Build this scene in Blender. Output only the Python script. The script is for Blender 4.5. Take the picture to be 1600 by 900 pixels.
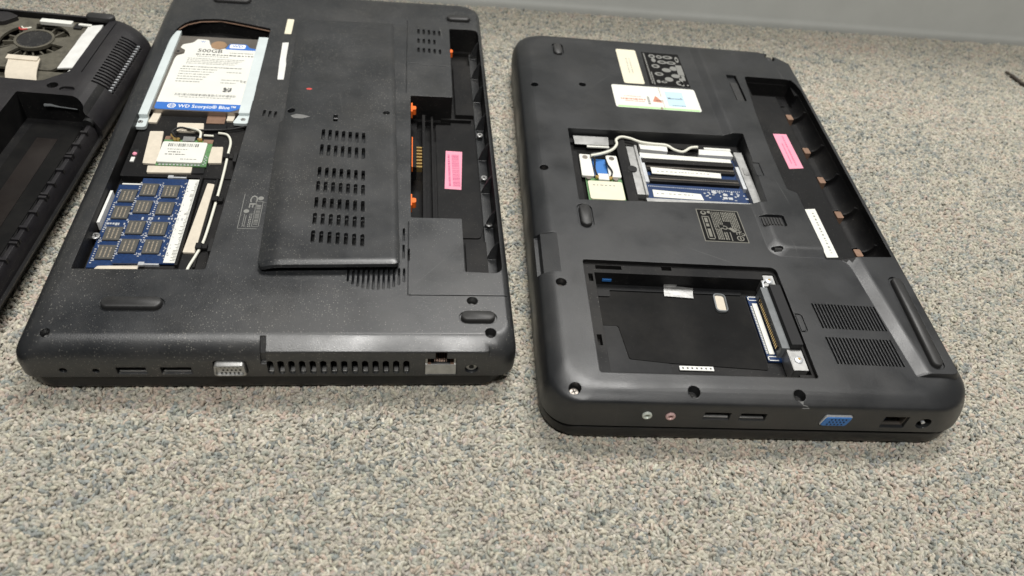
import bpy, bmesh, math, random
import numpy as np
from mathutils import Vector, Matrix
random.seed(7)
rng = np.random.default_rng(11)
scene = bpy.context.scene
for o in list(bpy.data.objects): bpy.data.objects.remove(o, do_unlink=True)
R = math.radians
MM = 0.001

# ------------------------------------------------------------------ camera
cam_data = bpy.data.cameras.new('camera')
cam = bpy.data.objects.new('camera', cam_data); scene.collection.objects.link(cam)
cam.matrix_world = (Matrix.Translation((0, 0, 0.34325))
                    @ Matrix.Rotation(R(90 - 46.282), 4, 'X') @ Matrix.Rotation(R(8.972), 4, 'Z'))
cam_data.sensor_width = 36; cam_data.lens = 36 * 1199.2 / 1600
cam_data.clip_start = 0.01; cam_data.clip_end = 50
cam_data.dof.use_dof = True; cam_data.dof.focus_distance = 0.45; cam_data.dof.aperture_fstop = 9.0
scene.camera = cam
scene.render.engine = 'CYCLES'
scene.view_settings.view_transform = 'Standard'; scene.view_settings.look = 'None'
scene.view_settings.gamma = 1; scene.view_settings.exposure = 0.0

# ------------------------------------------------------------------ light: dim room, fluorescent panels overhead
world = bpy.data.worlds.new('World'); scene.world = world; world.use_nodes = True
world.node_tree.nodes['Background'].inputs[0].default_value = (1.0, 0.98, 0.95, 1)
world.node_tree.nodes['Background'].inputs[1].default_value = 0.04
def area(name, loc, target, sx, sy, power, col=(1, 0.965, 0.9)):
    l = bpy.data.lights.new(name, 'AREA'); l.shape = 'RECTANGLE'; l.size = sx; l.size_y = sy
    l.energy = power; l.color = col
    o = bpy.data.objects.new(name, l); scene.collection.objects.link(o); o.location = loc
    o.rotation_euler = (Vector(target) - Vector(loc)).to_track_quat('-Z', 'Y').to_euler()
area('ceiling_panel_light', (0.20, 1.20, 2.1), (0.20, 1.1, 0), 1.0, 0.6, 50, (1, 0.98, 0.945))
area('near_ceiling_panel_light', (0.0, -0.48, 2.1), (0.10, 0.45, 0), 0.7, 0.35, 38, (1, 0.98, 0.945))

# ------------------------------------------------------------------ materials
def nodes(m):
    m.use_nodes = True
    nt = m.node_tree
    return nt, nt.nodes, nt.links, nt.nodes['Principled BSDF']
def mat(name, col, rough=0.5, metal=0.0, spec=0.5, var=0.0, vscale=300, bump=0.0, bscale=2500, bevel=0.0, dust=0.0, transm=0.0, dscale=950, scratch=0.0):
    m = bpy.data.materials.new(name); nt, N, L, b = nodes(m)
    b.inputs['Base Color'].default_value = (*col, 1)
    b.inputs['Roughness'].default_value = rough; b.inputs['Metallic'].default_value = metal
    b.inputs['Specular IOR Level'].default_value = spec
    if transm: b.inputs['Transmission Weight'].default_value = transm
    tc = N.new('ShaderNodeTexCoord')
    cur = None
    if var > 0:
        n = N.new('ShaderNodeTexNoise'); n.inputs['Scale'].default_value = vscale; n.inputs['Detail'].default_value = 6
        n.inputs['Roughness'].default_value = 0.65
        L.new(tc.outputs['Object'], n.inputs['Vector'])
        r = N.new('ShaderNodeMapRange'); r.inputs[1].default_value = 0.25; r.inputs[2].default_value = 0.75
        r.inputs[3].default_value = 1 - var; r.inputs[4].default_value = 1 + var
        L.new(n.outputs['Fac'], r.inputs[0])
        mx = N.new('ShaderNodeMix'); mx.data_type = 'RGBA'; mx.blend_type = 'MULTIPLY'; mx.inputs[0].default_value = 1
        mx.inputs[6].default_value = (*col, 1); L.new(r.outputs[0], mx.inputs[7]); cur = mx.outputs[2]
        r2 = N.new('ShaderNodeMapRange'); r2.inputs[1].default_value = 0.3; r2.inputs[2].default_value = 0.7
        r2.inputs[3].default_value = max(0.02, rough - 0.08); r2.inputs[4].default_value = min(1, rough + 0.1)
        n2 = N.new('ShaderNodeTexNoise'); n2.inputs['Scale'].default_value = 35; n2.inputs['Detail'].default_value = 5
        L.new(tc.outputs['Object'], n2.inputs['Vector']); L.new(n2.outputs['Fac'], r2.inputs[0])
        L.new(r2.outputs[0], b.inputs['Roughness'])
    if dust > 0:
        # grey lint and dust specks of uneven size, thicker in patches
        v = N.new('ShaderNodeTexVoronoi'); v.inputs['Scale'].default_value = dscale
        L.new(tc.outputs['Object'], v.inputs['Vector'])
        sp = N.new('ShaderNodeSeparateColor'); L.new(v.outputs['Color'], sp.inputs[0])
        pn = N.new('ShaderNodeTexNoise'); pn.inputs['Scale'].default_value = 22; pn.inputs['Detail'].default_value = 4
        L.new(tc.outputs['Object'], pn.inputs['Vector'])
        th = N.new('ShaderNodeMapRange'); th.inputs[1].default_value = 0.04; th.inputs[2].default_value = 0.72
        th.inputs[3].default_value = 0.03 * dust; th.inputs[4].default_value = 0.34 * dust; L.new(pn.outputs['Fac'], th.inputs[0])
        mu = N.new('ShaderNodeMath'); mu.operation = 'MULTIPLY'; L.new(sp.outputs[0], mu.inputs[0]); L.new(th.outputs[0], mu.inputs[1])
        lt = N.new('ShaderNodeMath'); lt.operation = 'LESS_THAN'; L.new(v.outputs['Distance'], lt.inputs[0]); L.new(mu.outputs[0], lt.inputs[1])
        mx = N.new('ShaderNodeMix'); mx.data_type = 'RGBA'; L.new(lt.outputs[0], mx.inputs[0])
        if cur: L.new(cur, mx.inputs[6])
        else: mx.inputs[6].default_value = (*col, 1)
        mx.inputs[7].default_value = (0.15, 0.145, 0.13, 1); cur = mx.outputs[2]
        # faint film
        fn = N.new('ShaderNodeTexNoise'); fn.inputs['Scale'].default_value = 14; fn.inputs['Detail'].default_value = 9; fn.inputs['Roughness'].default_value = 0.7
        L.new(tc.outputs['Object'], fn.inputs['Vector'])
        fr = N.new('ShaderNodeMapRange'); fr.inputs[1].default_value = 0.45; fr.inputs[2].default_value = 0.8; fr.inputs[3].default_value = 0; fr.inputs[4].default_value = 0.05 + 0.06 * dust
        L.new(fn.outputs['Fac'], fr.inputs[0])
        mx2 = N.new('ShaderNodeMix'); mx2.data_type = 'RGBA'; L.new(fr.outputs[0], mx2.inputs[0]); L.new(cur, mx2.inputs[6])
        mx2.inputs[7].default_value = (0.24, 0.22, 0.19, 1); cur = mx2.outputs[2]
    if scratch > 0:
        # thin pale scuff lines running in a few directions, only in worn patches
        acc = None
        for ang_, sc_, of in ((25, (12, 900, 1), 0.0), (-50, (9, 800, 1), 3.1), (84, (14, 1000, 1), 7.7)):
            mp = N.new('ShaderNodeMapping'); mp.inputs['Rotation'].default_value = (0, 0, R(ang_)); mp.inputs['Location'].default_value = (of, of, 0)
            sv_ = N.new('ShaderNodeVectorMath'); sv_.operation = 'MULTIPLY'; sv_.inputs[1].default_value = sc_
            L.new(tc.outputs['Object'], mp.inputs[0]); L.new(mp.outputs[0], sv_.inputs[0])
            nz = N.new('ShaderNodeTexNoise'); nz.inputs['Scale'].default_value = 1; nz.inputs['Detail'].default_value = 2; L.new(sv_.outputs[0], nz.inputs['Vector'])
            mr = N.new('ShaderNodeMapRange'); mr.inputs[1].default_value = 0.735; mr.inputs[2].default_value = 0.80; L.new(nz.outputs['Fac'], mr.inputs[0])
            if acc is None: acc = mr.outputs[0]
            else:
                ad = N.new('ShaderNodeMath'); ad.operation = 'MAXIMUM'; L.new(acc, ad.inputs[0]); L.new(mr.outputs[0], ad.inputs[1]); acc = ad.outputs[0]
        sm_ = N.new('ShaderNodeMath'); sm_.operation = 'MULTIPLY'; sm_.inputs[1].default_value = 0.5 * scratch; L.new(acc, sm_.inputs[0])
        mx = N.new('ShaderNodeMix'); mx.data_type = 'RGBA'; L.new(sm_.outputs[0], mx.inputs[0]); L.new(cur, mx.inputs[6]); mx.inputs[7].default_value = (0.16, 0.16, 0.155, 1); cur = mx.outputs[2]
    if cur: L.new(cur, b.inputs['Base Color'])
    nrm = None
    if bevel > 0:
        bv = N.new('ShaderNodeBevel'); bv.samples = 4; bv.inputs['Radius'].default_value = bevel * MM; nrm = bv.outputs[0]
    if bump > 0:
        n = N.new('ShaderNodeTexNoise'); n.inputs['Scale'].default_value = bscale; n.inputs['Detail'].default_value = 3
        L.new(tc.outputs['Object'], n.inputs['Vector'])
        bp = N.new('ShaderNodeBump'); bp.inputs['Strength'].default_value = bump; bp.inputs['Distance'].default_value = 0.0003
        L.new(n.outputs['Fac'], bp.inputs['Height'])
        if nrm: L.new(nrm, bp.inputs['Normal'])
        nrm = bp.outputs[0]
    if nrm: L.new(nrm, b.inputs['Normal'])
    return m
K = {}
K['shellA'] = mat('violet_black_plastic', (0.013, 0.012, 0.014), 0.43, spec=0.5, scratch=0.8, var=0.2, bump=0.15, bevel=0.5, dust=0.5)
K['shellB'] = mat('dusty_black_plastic', (0.0140, 0.0155, 0.0175), 0.38, spec=0.85, scratch=1.0, var=0.18, bump=0.24, bscale=1700, bevel=0.5, dust=1.0)
K['shellC'] = mat('black_grained_plastic', (0.0120, 0.0132, 0.0148), 0.40, spec=0.65, scratch=0.7, var=0.15, bump=0.24, bscale=1700, bevel=0.6, dust=0.35)
K['lid'] = mat('lid_black_plastic', (0.007, 0.007, 0.0075), 0.38, var=0.2, vscale=60, bevel=0.6, dust=0.3)
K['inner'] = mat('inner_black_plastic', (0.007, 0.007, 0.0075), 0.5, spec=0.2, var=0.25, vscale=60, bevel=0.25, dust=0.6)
K['film'] = mat('black_mylar_film', (0.006, 0.006, 0.006), 0.6, spec=0.12, var=0.2, vscale=40, dust=0.25)
K['greyfilm'] = mat('grey_black_film', (0.008, 0.0085, 0.0095), 0.5, spec=0.22, var=0.25, vscale=90, dust=0.3)
K['rubber'] = mat('black_rubber', (0.024, 0.024, 0.024), 0.5, var=0.2, bump=0.1, bevel=0.4, dust=0.4)
K['dark'] = mat('dark_cavity_plastic', (0.004, 0.004, 0.004), 0.7)
K['steel'] = mat('dull_steel', (0.44, 0.44, 0.43), 0.45, metal=0.85, var=0.25, vscale=160, bevel=0.15)
K['zinc'] = mat('zinc_plated_rail', (0.60, 0.66, 0.66), 0.5, metal=0.15, var=0.08, vscale=60, bevel=0.2)
K['foil'] = mat('crinkled_foil', (0.48, 0.48, 0.47), 0.36, metal=0.9, var=0.2, vscale=200, bump=0.5, bscale=260)
K['driveplate'] = mat('drive_cover_metal', (0.30, 0.27, 0.24), 0.34, metal=0.85, var=0.15, vscale=50)
K['copper'] = mat('copper_disc', (0.55, 0.36, 0.22), 0.35, metal=0.7, var=0.1)
K['paper'] = mat('label_paper', (0.70, 0.70, 0.645), 0.55, var=0.04, vscale=80)
K['cream'] = mat('cream_paper', (0.70, 0.66, 0.51), 0.6, var=0.06, vscale=60)
K['tapecream'] = mat('cream_foam_tape', (0.60, 0.54, 0.44), 0.75, var=0.1, vscale=220, bump=0.3, bscale=1200, bevel=0.2)
K['tapewhite'] = mat('white_satin_tape', (0.70, 0.70, 0.67), 0.4, var=0.12, vscale=120, bump=0.25, bscale=300)
K['ink'] = mat('grey_print', (0.07, 0.07, 0.065), 0.6)
K['inkfaint'] = mat('faint_print', (0.25, 0.25, 0.23), 0.6)
K['inkred'] = mat('red_print', (0.52, 0.22, 0.14), 0.6)
K['blue'] = mat('blue_print', (0.035, 0.15, 0.50), 0.45)
K['bluepale'] = mat('pale_blue_print', (0.48, 0.66, 0.76), 0.5)
K['greenpale'] = mat('pale_green_print', (0.42, 0.70, 0.33), 0.5)
K['white'] = mat('white_print', (0.82, 0.82, 0.80), 0.5)
K['pink'] = mat('pink_label', (0.80, 0.30, 0.40), 0.55, var=0.06, vscale=90)
K['pinkink'] = mat('dark_pink_print', (0.50, 0.10, 0.20), 0.6)
K['pcb'] = mat('blue_circuit_board', (0.008, 0.030, 0.100), 0.4, var=0.35, vscale=700)
K['pcbgreen'] = mat('green_circuit_board', (0.10, 0.22, 0.09), 0.4, var=0.4, vscale=900)
K['chip'] = mat('black_chip', (0.080, 0.078, 0.070), 0.42, var=0.15, vscale=400, bevel=0.15)
K['chipink'] = mat('chip_marking', (0.26, 0.22, 0.165), 0.5)
K['solder'] = mat('tinned_pads', (0.62, 0.64, 0.66), 0.4, metal=0.5, var=0.2, vscale=900)
K['gold'] = mat('gold_contacts', (0.75, 0.52, 0.20), 0.3, metal=0.9)
K['orange'] = mat('orange_latch', (0.85, 0.16, 0.02), 0.45, bevel=0.3)
K['wirewhite'] = mat('ivory_cable', (0.74, 0.73, 0.63), 0.5)
K['wireblack'] = mat('black_cable', (0.012, 0.012, 0.012), 0.4)
K['wirered'] = mat('red_wire', (0.55, 0.06, 0.05), 0.5)
K['emboss'] = mat('engraved_plate_black', (0.008, 0.008, 0.008), 0.7, spec=0.1)
K['embossink'] = mat('pale_grey_marking', (0.20, 0.20, 0.185), 0.5)
K['plateink'] = mat('tan_grey_marking', (0.155, 0.150, 0.125), 0.5)
K['bluevga'] = mat('blue_connector_plastic', (0.035, 0.17, 0.48), 0.45, bevel=0.2)
K['jackgreen'] = mat('pale_green_jack', (0.60, 0.64, 0.58), 0.35, metal=0.2)
K['jackpink'] = mat('dull_pink_jack', (0.62, 0.42, 0.40), 0.35, metal=0.2)
K['fan'] = mat('dusty_fan_plastic', (0.085, 0.078, 0.058), 0.6, var=0.45, vscale=180, bump=0.5, bscale=900, dust=1.0, bevel=0.3)
K['fanhub'] = mat('dark_fan_hub', (0.013, 0.013, 0.014), 0.35, var=0.3, dust=1.2)
K['lint'] = mat('grey_lint', (0.30, 0.27, 0.21), 0.95, var=0.3, vscale=600, bump=0.8, bscale=1500)
K['brown'] = mat('brown_metal_tab', (0.26, 0.16, 0.11), 0.45, metal=0.3, var=0.2)
K['greyplastic'] = mat('grey_connector_plastic', (0.15, 0.16, 0.165), 0.5, var=0.25, vscale=150, bevel=0.2)
K['foam'] = mat('black_foam', (0.014, 0.014, 0.015), 0.8, bump=0.5, bscale=1500, bevel=0.4)
K['brownfilm'] = mat('brown_black_film', (0.013, 0.010, 0.009), 0.35, var=0.3, vscale=30, dust=0.3)
K['smudge'] = mat('rubbed_grey_plastic', (0.15, 0.15, 0.145), 0.6, var=0.3, vscale=300)

# ------------------------------------------------------------------ mesh helpers (all lengths in millimetres)
def rrect(u0, u1, v0, v1, r=0, seg=5):
    rs = list(r) if isinstance(r, (list, tuple)) else [r] * 4     # near-left, near-right, far-right, far-left
    cs = [(u0, v0, 1, 1, 180), (u1, v0, -1, 1, 270), (u1, v1, -1, -1, 0), (u0, v1, 1, -1, 90)]
    out = []
    for (cu, cv, su, sv, a0), rr in zip(cs, rs):
        if rr <= 0: out.append((cu, cv)); continue
        for k in range(seg + 1):
            a = R(a0 + 90 * k / seg)
            out.append((cu + su * rr + rr * math.cos(a), cv + sv * rr + rr * math.sin(a)))
    return out
def circ(cu, cv, r, n=16, ry=None):
    ry = ry or r
    return [(cu + r * math.cos(2 * math.pi * k / n), cv + ry * math.sin(2 * math.pi * k / n)) for k in range(n)]
def capsule(u0, u1, v0, v1, seg=6):
    return rrect(u0, u1, v0, v1, min(u1 - u0, v1 - v0) / 2 - 0.001, seg)
def rot2(poly, deg, c=(0, 0)):
    ca, sa = math.cos(R(deg)), math.sin(R(deg))
    return [(c[0] + ca * (x - c[0]) - sa * (y - c[1]), c[1] + sa * (x - c[0]) + ca * (y - c[1])) for x, y in poly]
def round_poly(poly, r, seg=4):
    out = []; n = len(poly)
    for i in range(n):
        p0, p1, p2 = Vector(poly[i - 1]), Vector(poly[i]), Vector(poly[(i + 1) % n])
        rr = r[i] if isinstance(r, (list, tuple)) else r
        if rr <= 0: out.append(tuple(p1)); continue
        a, b = (p0 - p1), (p2 - p1)
        d = min(rr, a.length * 0.45, b.length * 0.45)
        A, B = p1 + a.normalized() * d, p1 + b.normalized() * d
        for k in range(seg + 1):
            t = k / seg
            out.append(tuple(A * (1 - t) ** 2 + p1 * 2 * t * (1 - t) + B * t * t))
    return out
_textcache = {}
def text_geo(s, shear=0.0):
    if (s, shear) not in _textcache:
        c = bpy.data.curves.new('t', 'FONT'); c.body = s; c.resolution_u = 2; c.shear = shear
        c.offset = 0.012; c.align_x = 'LEFT'; c.align_y = 'CENTER'
        o = bpy.data.objects.new('t', c); scene.collection.objects.link(o)
        dg = bpy.context.evaluated_depsgraph_get(); me = o.evaluated_get(dg).to_mesh()
        vs = [tuple(v.co) for v in me.vertices]; fs = [tuple(p.vertices) for p in me.polygons]
        o.evaluated_get(dg).to_mesh_clear(); bpy.data.objects.remove(o); bpy.data.curves.remove(c)
        _textcache[(s, shear)] = (vs, fs)
    return _textcache[(s, shear)]
class MB:
    def __init__(self): self.v = []; self.f = []; self.m = []; self.xf = None
    def add(self, vs, fs, m=0):
        o = len(self.v)
        if self.xf: vs = [self.xf(*p) for p in vs]
        self.v += [tuple(p) for p in vs]; self.f += [tuple(i + o for i in f) for f in fs]; self.m += [m] * len(fs)
        return self
    def stack(self, layers, m=0, caps=True):
        # layers: list of lists of (x, y, z) with equal counts
        n = len(layers[0]); vs = [p for l in layers for p in l]; fs = []
        for k in range(len(layers) - 1):
            for i in range(n):
                j = (i + 1) % n
                fs.append((k * n + i, k * n + j, (k + 1) * n + j, (k + 1) * n + i))
        if caps:
            fs.append(tuple(range(n))[::-1]); fs.append(tuple((len(layers) - 1) * n + i for i in range(n)))
        return self.add(vs, fs, m)
    def prism(self, poly, z0, z1, m=0):
        return self.stack([[(x, y, z0) for x, y in poly], [(x, y, z1) for x, y in poly]], m)
    def prism_v(self, poly, v0, v1, m=0):      # poly in (u, z), extruded along v
        return self.stack([[(x, v1, z) for x, z in poly], [(x, v0, z) for x, z in poly]], m)
    def prism_u(self, poly, u0, u1, m=0):      # poly in (v, z), extruded along u
        return self.stack([[(u0, y, z) for y, z in poly], [(u1, y, z) for y, z in poly]], m)
    def box(self, u0, u1, v0, v1, z0, z1, m=0):
        return self.prism([(u0, v0), (u1, v0), (u1, v1), (u0, v1)], z0, z1, m)
    def flat(self, poly, z, m=0):
        return self.add([(x, y, z) for x, y in poly], [tuple(range(len(poly)))], m)
    def bar(self, u0, u1, v0, v1, z, m=0):
        return self.flat([(u0, v0), (u1, v0), (u1, v1), (u0, v1)], z, m)
    def tube(self, path, r, n=8, m=0):
        P = [Vector(p) for p in path]; rings = []
        for i, p in enumerate(P):
            t = (P[min(i + 1, len(P) - 1)] - P[max(i - 1, 0)]).normalized()
            s = t.cross(Vector((0, 0, 1)))
            s = s.normalized() if s.length > 1e-4 else Vector((1, 0, 0))
            q = s.cross(t)
            rr = r[i] if isinstance(r, (list, tuple)) else r
            rings.append([tuple(p + (s * math.cos(2 * math.pi * k / n) + q * math.sin(2 * math.pi * k / n)) * rr) for k in range(n)])
        return self.stack(rings, m)
    def text(self, s, u, v, z, size, deg=0, m=0, width=None, align='l', shear=0.0, flipz=None):
        vs, fs = text_geo(s, shear)
        w = max(p[0] for p in vs); sx = size
        if width: sx = width / w
        off = {'l': 0, 'c': -w / 2, 'r': -w}[align]
        ca, sa = math.cos(R(deg)), math.sin(R(deg)); out = []
        for x, y, _ in vs:
            a, b = (x + off) * sx, y * size
            out.append((u + ca * a - sa * b, v + sa * a + ca * b, z))
        return self.add(out, fs, m)
    def mesh(self, name='m'):
        me = bpy.data.meshes.new(name)
        me.from_pydata([(x * MM, y * MM, z * MM) for x, y, z in self.v], [], self.f)
        me.polygons.foreach_set('material_index', self.m)
        me.validate(); me.update()
        return me
    def build(self, name, mats, parent=None, ang=38, recalc=True):
        me = self.mesh(name)
        return link(name, me, mats, parent, ang, recalc)
def finish(me, ang=38, recalc=True):
    bm = bmesh.new(); bm.from_mesh(me)
    if recalc: bmesh.ops.recalc_face_normals(bm, faces=bm.faces)
    lim = R(ang)
    for f in bm.faces: f.smooth = True
    for e in bm.edges:
        e.smooth = len(e.link_faces) == 2 and e.calc_face_angle(3.2) < lim
    bm.to_mesh(me); bm.free()
def link(name, me, mats, parent=None, ang=38, recalc=True):
    if not isinstance(mats, (list, tuple)): mats = [mats]
    idx = [p.material_index for p in me.polygons]
    me.materials.clear()
    for m in mats: me.materials.append(K[m] if isinstance(m, str) else m)
    me.polygons.foreach_set('material_index', [min(i, len(mats) - 1) for i in idx])
    finish(me, ang, recalc)
    o = bpy.data.objects.new(name, me); scene.collection.objects.link(o)
    if parent is not None: o.parent = parent
    return o
def boolean(me, cutter, op='DIFFERENCE', selfx=True):
    if isinstance(cutter, MB): cutter = cutter.mesh()
    for k in (me, cutter):
        bm = bmesh.new(); bm.from_mesh(k); bmesh.ops.recalc_face_normals(bm, faces=bm.faces); bm.to_mesh(k); bm.free()
    a = bpy.data.objects.new('a', me); b = bpy.data.objects.new('b', cutter)
    scene.collection.objects.link(a); scene.collection.objects.link(b)
    md = a.modifiers.new('b', 'BOOLEAN'); md.operation = op; md.object = b; md.solver = 'EXACT'; md.use_self = selfx
    dg = bpy.context.evaluated_depsgraph_get(); dg.update()
    out = bpy.data.meshes.new_from_object(a.evaluated_get(dg))
    bpy.data.objects.remove(a); bpy.data.objects.remove(b)
    return out
def paint_bay_shade(o, rects, zlim):
    # inside faces of the bays get a blacker plastic: recess shade painted as colour
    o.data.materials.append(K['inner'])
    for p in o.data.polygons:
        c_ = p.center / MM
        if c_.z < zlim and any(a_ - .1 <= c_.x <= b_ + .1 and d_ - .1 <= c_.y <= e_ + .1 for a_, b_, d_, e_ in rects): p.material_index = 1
def weighted(o):
    md = o.modifiers.new('normals', 'WEIGHTED_NORMAL'); md.keep_sharp = True; md.weight = 90; md.mode = 'FACE_AREA'
def thing(name, label, cat, loc=(0, 0, 0), rz=0, group=None):
    o = bpy.data.objects.new(name, None); scene.collection.objects.link(o)
    o.empty_display_size = 0.02
    o.location = loc; o.rotation_euler = (0, 0, rz); o['label'] = label; o['category'] = cat
    if group: o['group'] = group
    return o
def loft_shell(rings):
    # rings: (z, (u0, u1, v0, v1), radii)
    b = MB()
    b.stack([[(x, y, z) for x, y in rrect(*ext, rad, 8)] for z, ext, rad in rings])
    return b.mesh('shell')
def foot(parent, poly_fn, z, h, mat_='rubber', label=None):
    # poly_fn(inset) -> outline; a raised rubber pad with a rounded rim
    b = MB()
    b.stack([[(x, y, z + dz) for x, y in poly_fn(i)] for i, dz in ((0, -1), (0, h * 0.55), (0.25, h * 0.85), (0.8, h))])
    return b.build('rubber_foot', mat_, parent, 60)
def screw(parent, u, v, z, r=2.2, depth_mat='steel', tilt=0):
    b = MB()
    b.stack([[(x, y, zz) for x, y in circ(u, v, rr, 16)] for rr, zz in ((r, z - 0.6), (r, z), (r * 0.85, z + 0.3))])
    for a in (20, 110):
        b.prism(rot2([(u - r * 0.55, v - r * 0.12), (u + r * 0.55, v - r * 0.12), (u + r * 0.55, v + r * 0.12), (u - r * 0.55, v + r * 0.12)], a + tilt, (u, v)), z + 0.25, z + 0.34, 1)
    return b.build('screw', [depth_mat, 'dark'], parent)
def barcode(b, u0, u1, v0, v1, z, m, along='u', seed=0):
    r = random.Random(seed); p = u0 if along == 'u' else v0; end = u1 if along == 'u' else v1
    while p < end - 0.3:
        w = r.choice((0.25, 0.25, 0.4, 0.6))
        if along == 'u': b.bar(p, min(p + w, end), v0, v1, z, m)
        else: b.bar(u0, u1, p, min(p + w, end), z, m)
        p += w + r.choice((0.3, 0.3, 0.5, 0.7))
def fineprint(b, u0, u1, v, z, h, m, seed=0, gap=0.5):
    r = random.Random(seed); p = u0
    while p < u1:
        w = r.uniform(0.5, 2.2); q = min(p + w, u1)
        b.bar(p, q, v - h / 2 * r.uniform(0.7, 1), v + h / 2, z, m); p = q + gap * r.uniform(0.5, 1.4)
def fineprint_v(b, v0, v1, u, z, h, m, seed=0, gap=0.5):
    r = random.Random(seed); p = v0
    while p < v1:
        w = r.uniform(0.5, 2.2); q = min(p + w, v1)
        b.bar(u - h / 2, u + h / 2, p, q, z, m); p = q + gap * r.uniform(0.5, 1.4)

# ------------------------------------------------------------------ the setting: carpet backing, loop pile, wall with baseboard
POSE = {'A': (-502.2, 112.7, R(6.9), 250, 375), 'B': (-235.245, 203.635, R(11.385), 249.35, 374.3), 'C': (26.117, 223.32, R(9.175), 240, 368.5)}
def carpet_material(pile):
    m = bpy.data.materials.new('carpet_yarn' if pile else 'carpet_backing'); nt, N, L, b = nodes(m)
    b.inputs['Roughness'].default_value = 0.95; b.inputs['Specular IOR Level'].default_value = 0.1
    tc = N.new('ShaderNodeTexCoord')
    if pile:
        at = N.new('ShaderNodeAttribute'); at.attribute_type = 'INSTANCER'; at.attribute_name = 'col'
        n = N.new('ShaderNodeTexNoise'); n.inputs['Scale'].default_value = 900; n.inputs['Detail'].default_value = 3
        L.new(tc.outputs['Object'], n.inputs['Vector'])
        r = N.new('ShaderNodeMapRange'); r.inputs[1].default_value = 0.3; r.inputs[2].default_value = 0.7; r.inputs[3].default_value = 0.8; r.inputs[4].default_value = 1.15
        L.new(n.outputs['Fac'], r.inputs[0])
        mx = N.new('ShaderNodeMix'); mx.data_type = 'RGBA'; mx.blend_type = 'MULTIPLY'; mx.inputs[0].default_value = 1
        L.new(at.outputs['Color'], mx.inputs[6]); L.new(r.outputs[0], mx.inputs[7]); L.new(mx.outputs[2], b.inputs['Base Color'])
        b.inputs['Sheen Weight'].default_value = 0.15
        # twisted yarn
        w = N.new('ShaderNodeTexNoise'); w.inputs['Scale'].default_value = 1500; w.inputs['Detail'].default_value = 2
        L.new(tc.outputs['Object'], w.inputs['Vector'])
        bp = N.new('ShaderNodeBump'); bp.inputs['Strength'].default_value = 0.9; bp.inputs['Distance'].default_value = 0.0006
        L.new(w.outputs['Fac'], bp.inputs['Height']); L.new(bp.outputs[0], b.inputs['Normal'])
    else:
        n = N.new('ShaderNodeTexNoise'); n.inputs['Scale'].default_value = 260; n.inputs['Detail'].default_value = 5
        L.new(tc.outputs['Object'], n.inputs['Vector'])
        cr = N.new('ShaderNodeValToRGB'); cr.color_ramp.elements[0].position = 0.3; cr.color_ramp.elements[1].position = 0.7
        cr.color_ramp.elements[0].color = (0.20, 0.19, 0.17, 1); cr.color_ramp.elements[1].color = (0.45, 0.42, 0.36, 1)
        L.new(n.outputs['Fac'], cr.inputs[0]); L.new(cr.outputs[0], b.inputs['Base Color'])
    return m
WALL_T = R(10.13); WALL_P = Vector((-0.1358, 0.6737, 0)); WALL_D = Vector((math.cos(WALL_T), math.sin(WALL_T), 0)); WALL_N = Vector((-math.sin(WALL_T), math.cos(WALL_T), 0))
b = MB(); b.add([(-2200, -1500, -3.2), (2200, -1500, -3.2), (2200, 1900, -3.2), (-2200, 1900, -3.2)], [(0, 1, 2, 3)])
ground = b.build('carpet', carpet_material(False)); ground['kind'] = 'structure'

# pile: one little bent yarn loop per point, coloured in drifting patches
def smooth_noise(x, y, cell, seed):
    g = np.random.default_rng(seed).normal(size=(400, 400))
    fx, fy = x / cell + 150, y / cell + 100
    ix, iy = np.floor(fx).astype(int), np.floor(fy).astype(int)
    tx, ty = fx - ix, fy - iy; tx = tx * tx * (3 - 2 * tx); ty = ty * ty * (3 - 2 * ty)
    ix %= 399; iy %= 399
    return (g[ix, iy] * (1 - tx) + g[ix + 1, iy] * tx) * (1 - ty) + (g[ix, iy + 1] * (1 - tx) + g[ix + 1, iy + 1] * tx) * ty
STEP = 1.75
gx, gy = np.meshgrid(np.arange(-640, 700, STEP), np.arange(40, 960, STEP * 0.92)); gx = gx + (np.arange(gx.shape[0]) % 2)[:, None] * STEP / 2
gx = gx.ravel() + rng.normal(0, 0.45, gx.size); gy = gy.ravel() + rng.normal(0, 0.45, gy.size)
# keep what the camera, or a camera a step aside, can see
half = 0.5 * 1.0
keep = (gx > -330 - 0.42 * (gy - 60)) & (gx < 380 + 0.36 * (gy - 60))
keep &= ((gx - WALL_P.x * 1000) * WALL_N.x + (gy - WALL_P.y * 1000) * WALL_N.y) < -0.5
for (ox, oy, t, w_, d_) in POSE.values():
    c, s = math.cos(t), math.sin(t); lu = c * (gx - ox) + s * (gy - oy); lv = -s * (gx - ox) + c * (gy - oy)
    keep &= ~((lu > 14) & (lu < w_ - 14) & (lv > 14) & (lv < d_ - 14))
gx, gy = gx[keep], gy[keep]; n = gx.size
pal = np.array([(0.64, 0.60, 0.51), (0.56, 0.53, 0.455), (0.49, 0.475, 0.42), (0.43, 0.44, 0.395), (0.35, 0.375, 0.37), (0.21, 0.23, 0.225), (0.60, 0.505, 0.43), (0.50, 0.45, 0.42), (0.70, 0.67, 0.59)])
wgt = np.array([0.21, 0.20, 0.17, 0.13, 0.085, 0.03, 0.08, 0.06, 0.06])
rx, ry = gx * 0.985 + gy * 0.17, -gx * 0.17 + gy * 0.985
f1, f2, f3 = smooth_noise(rx * 0.7, ry, 4.5, 1), smooth_noise(rx * 0.3, ry, 30, 2), smooth_noise(rx * 0.45, ry, 6, 3)
f4 = smooth_noise(rx * 0.4, ry, 15, 5)
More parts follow.
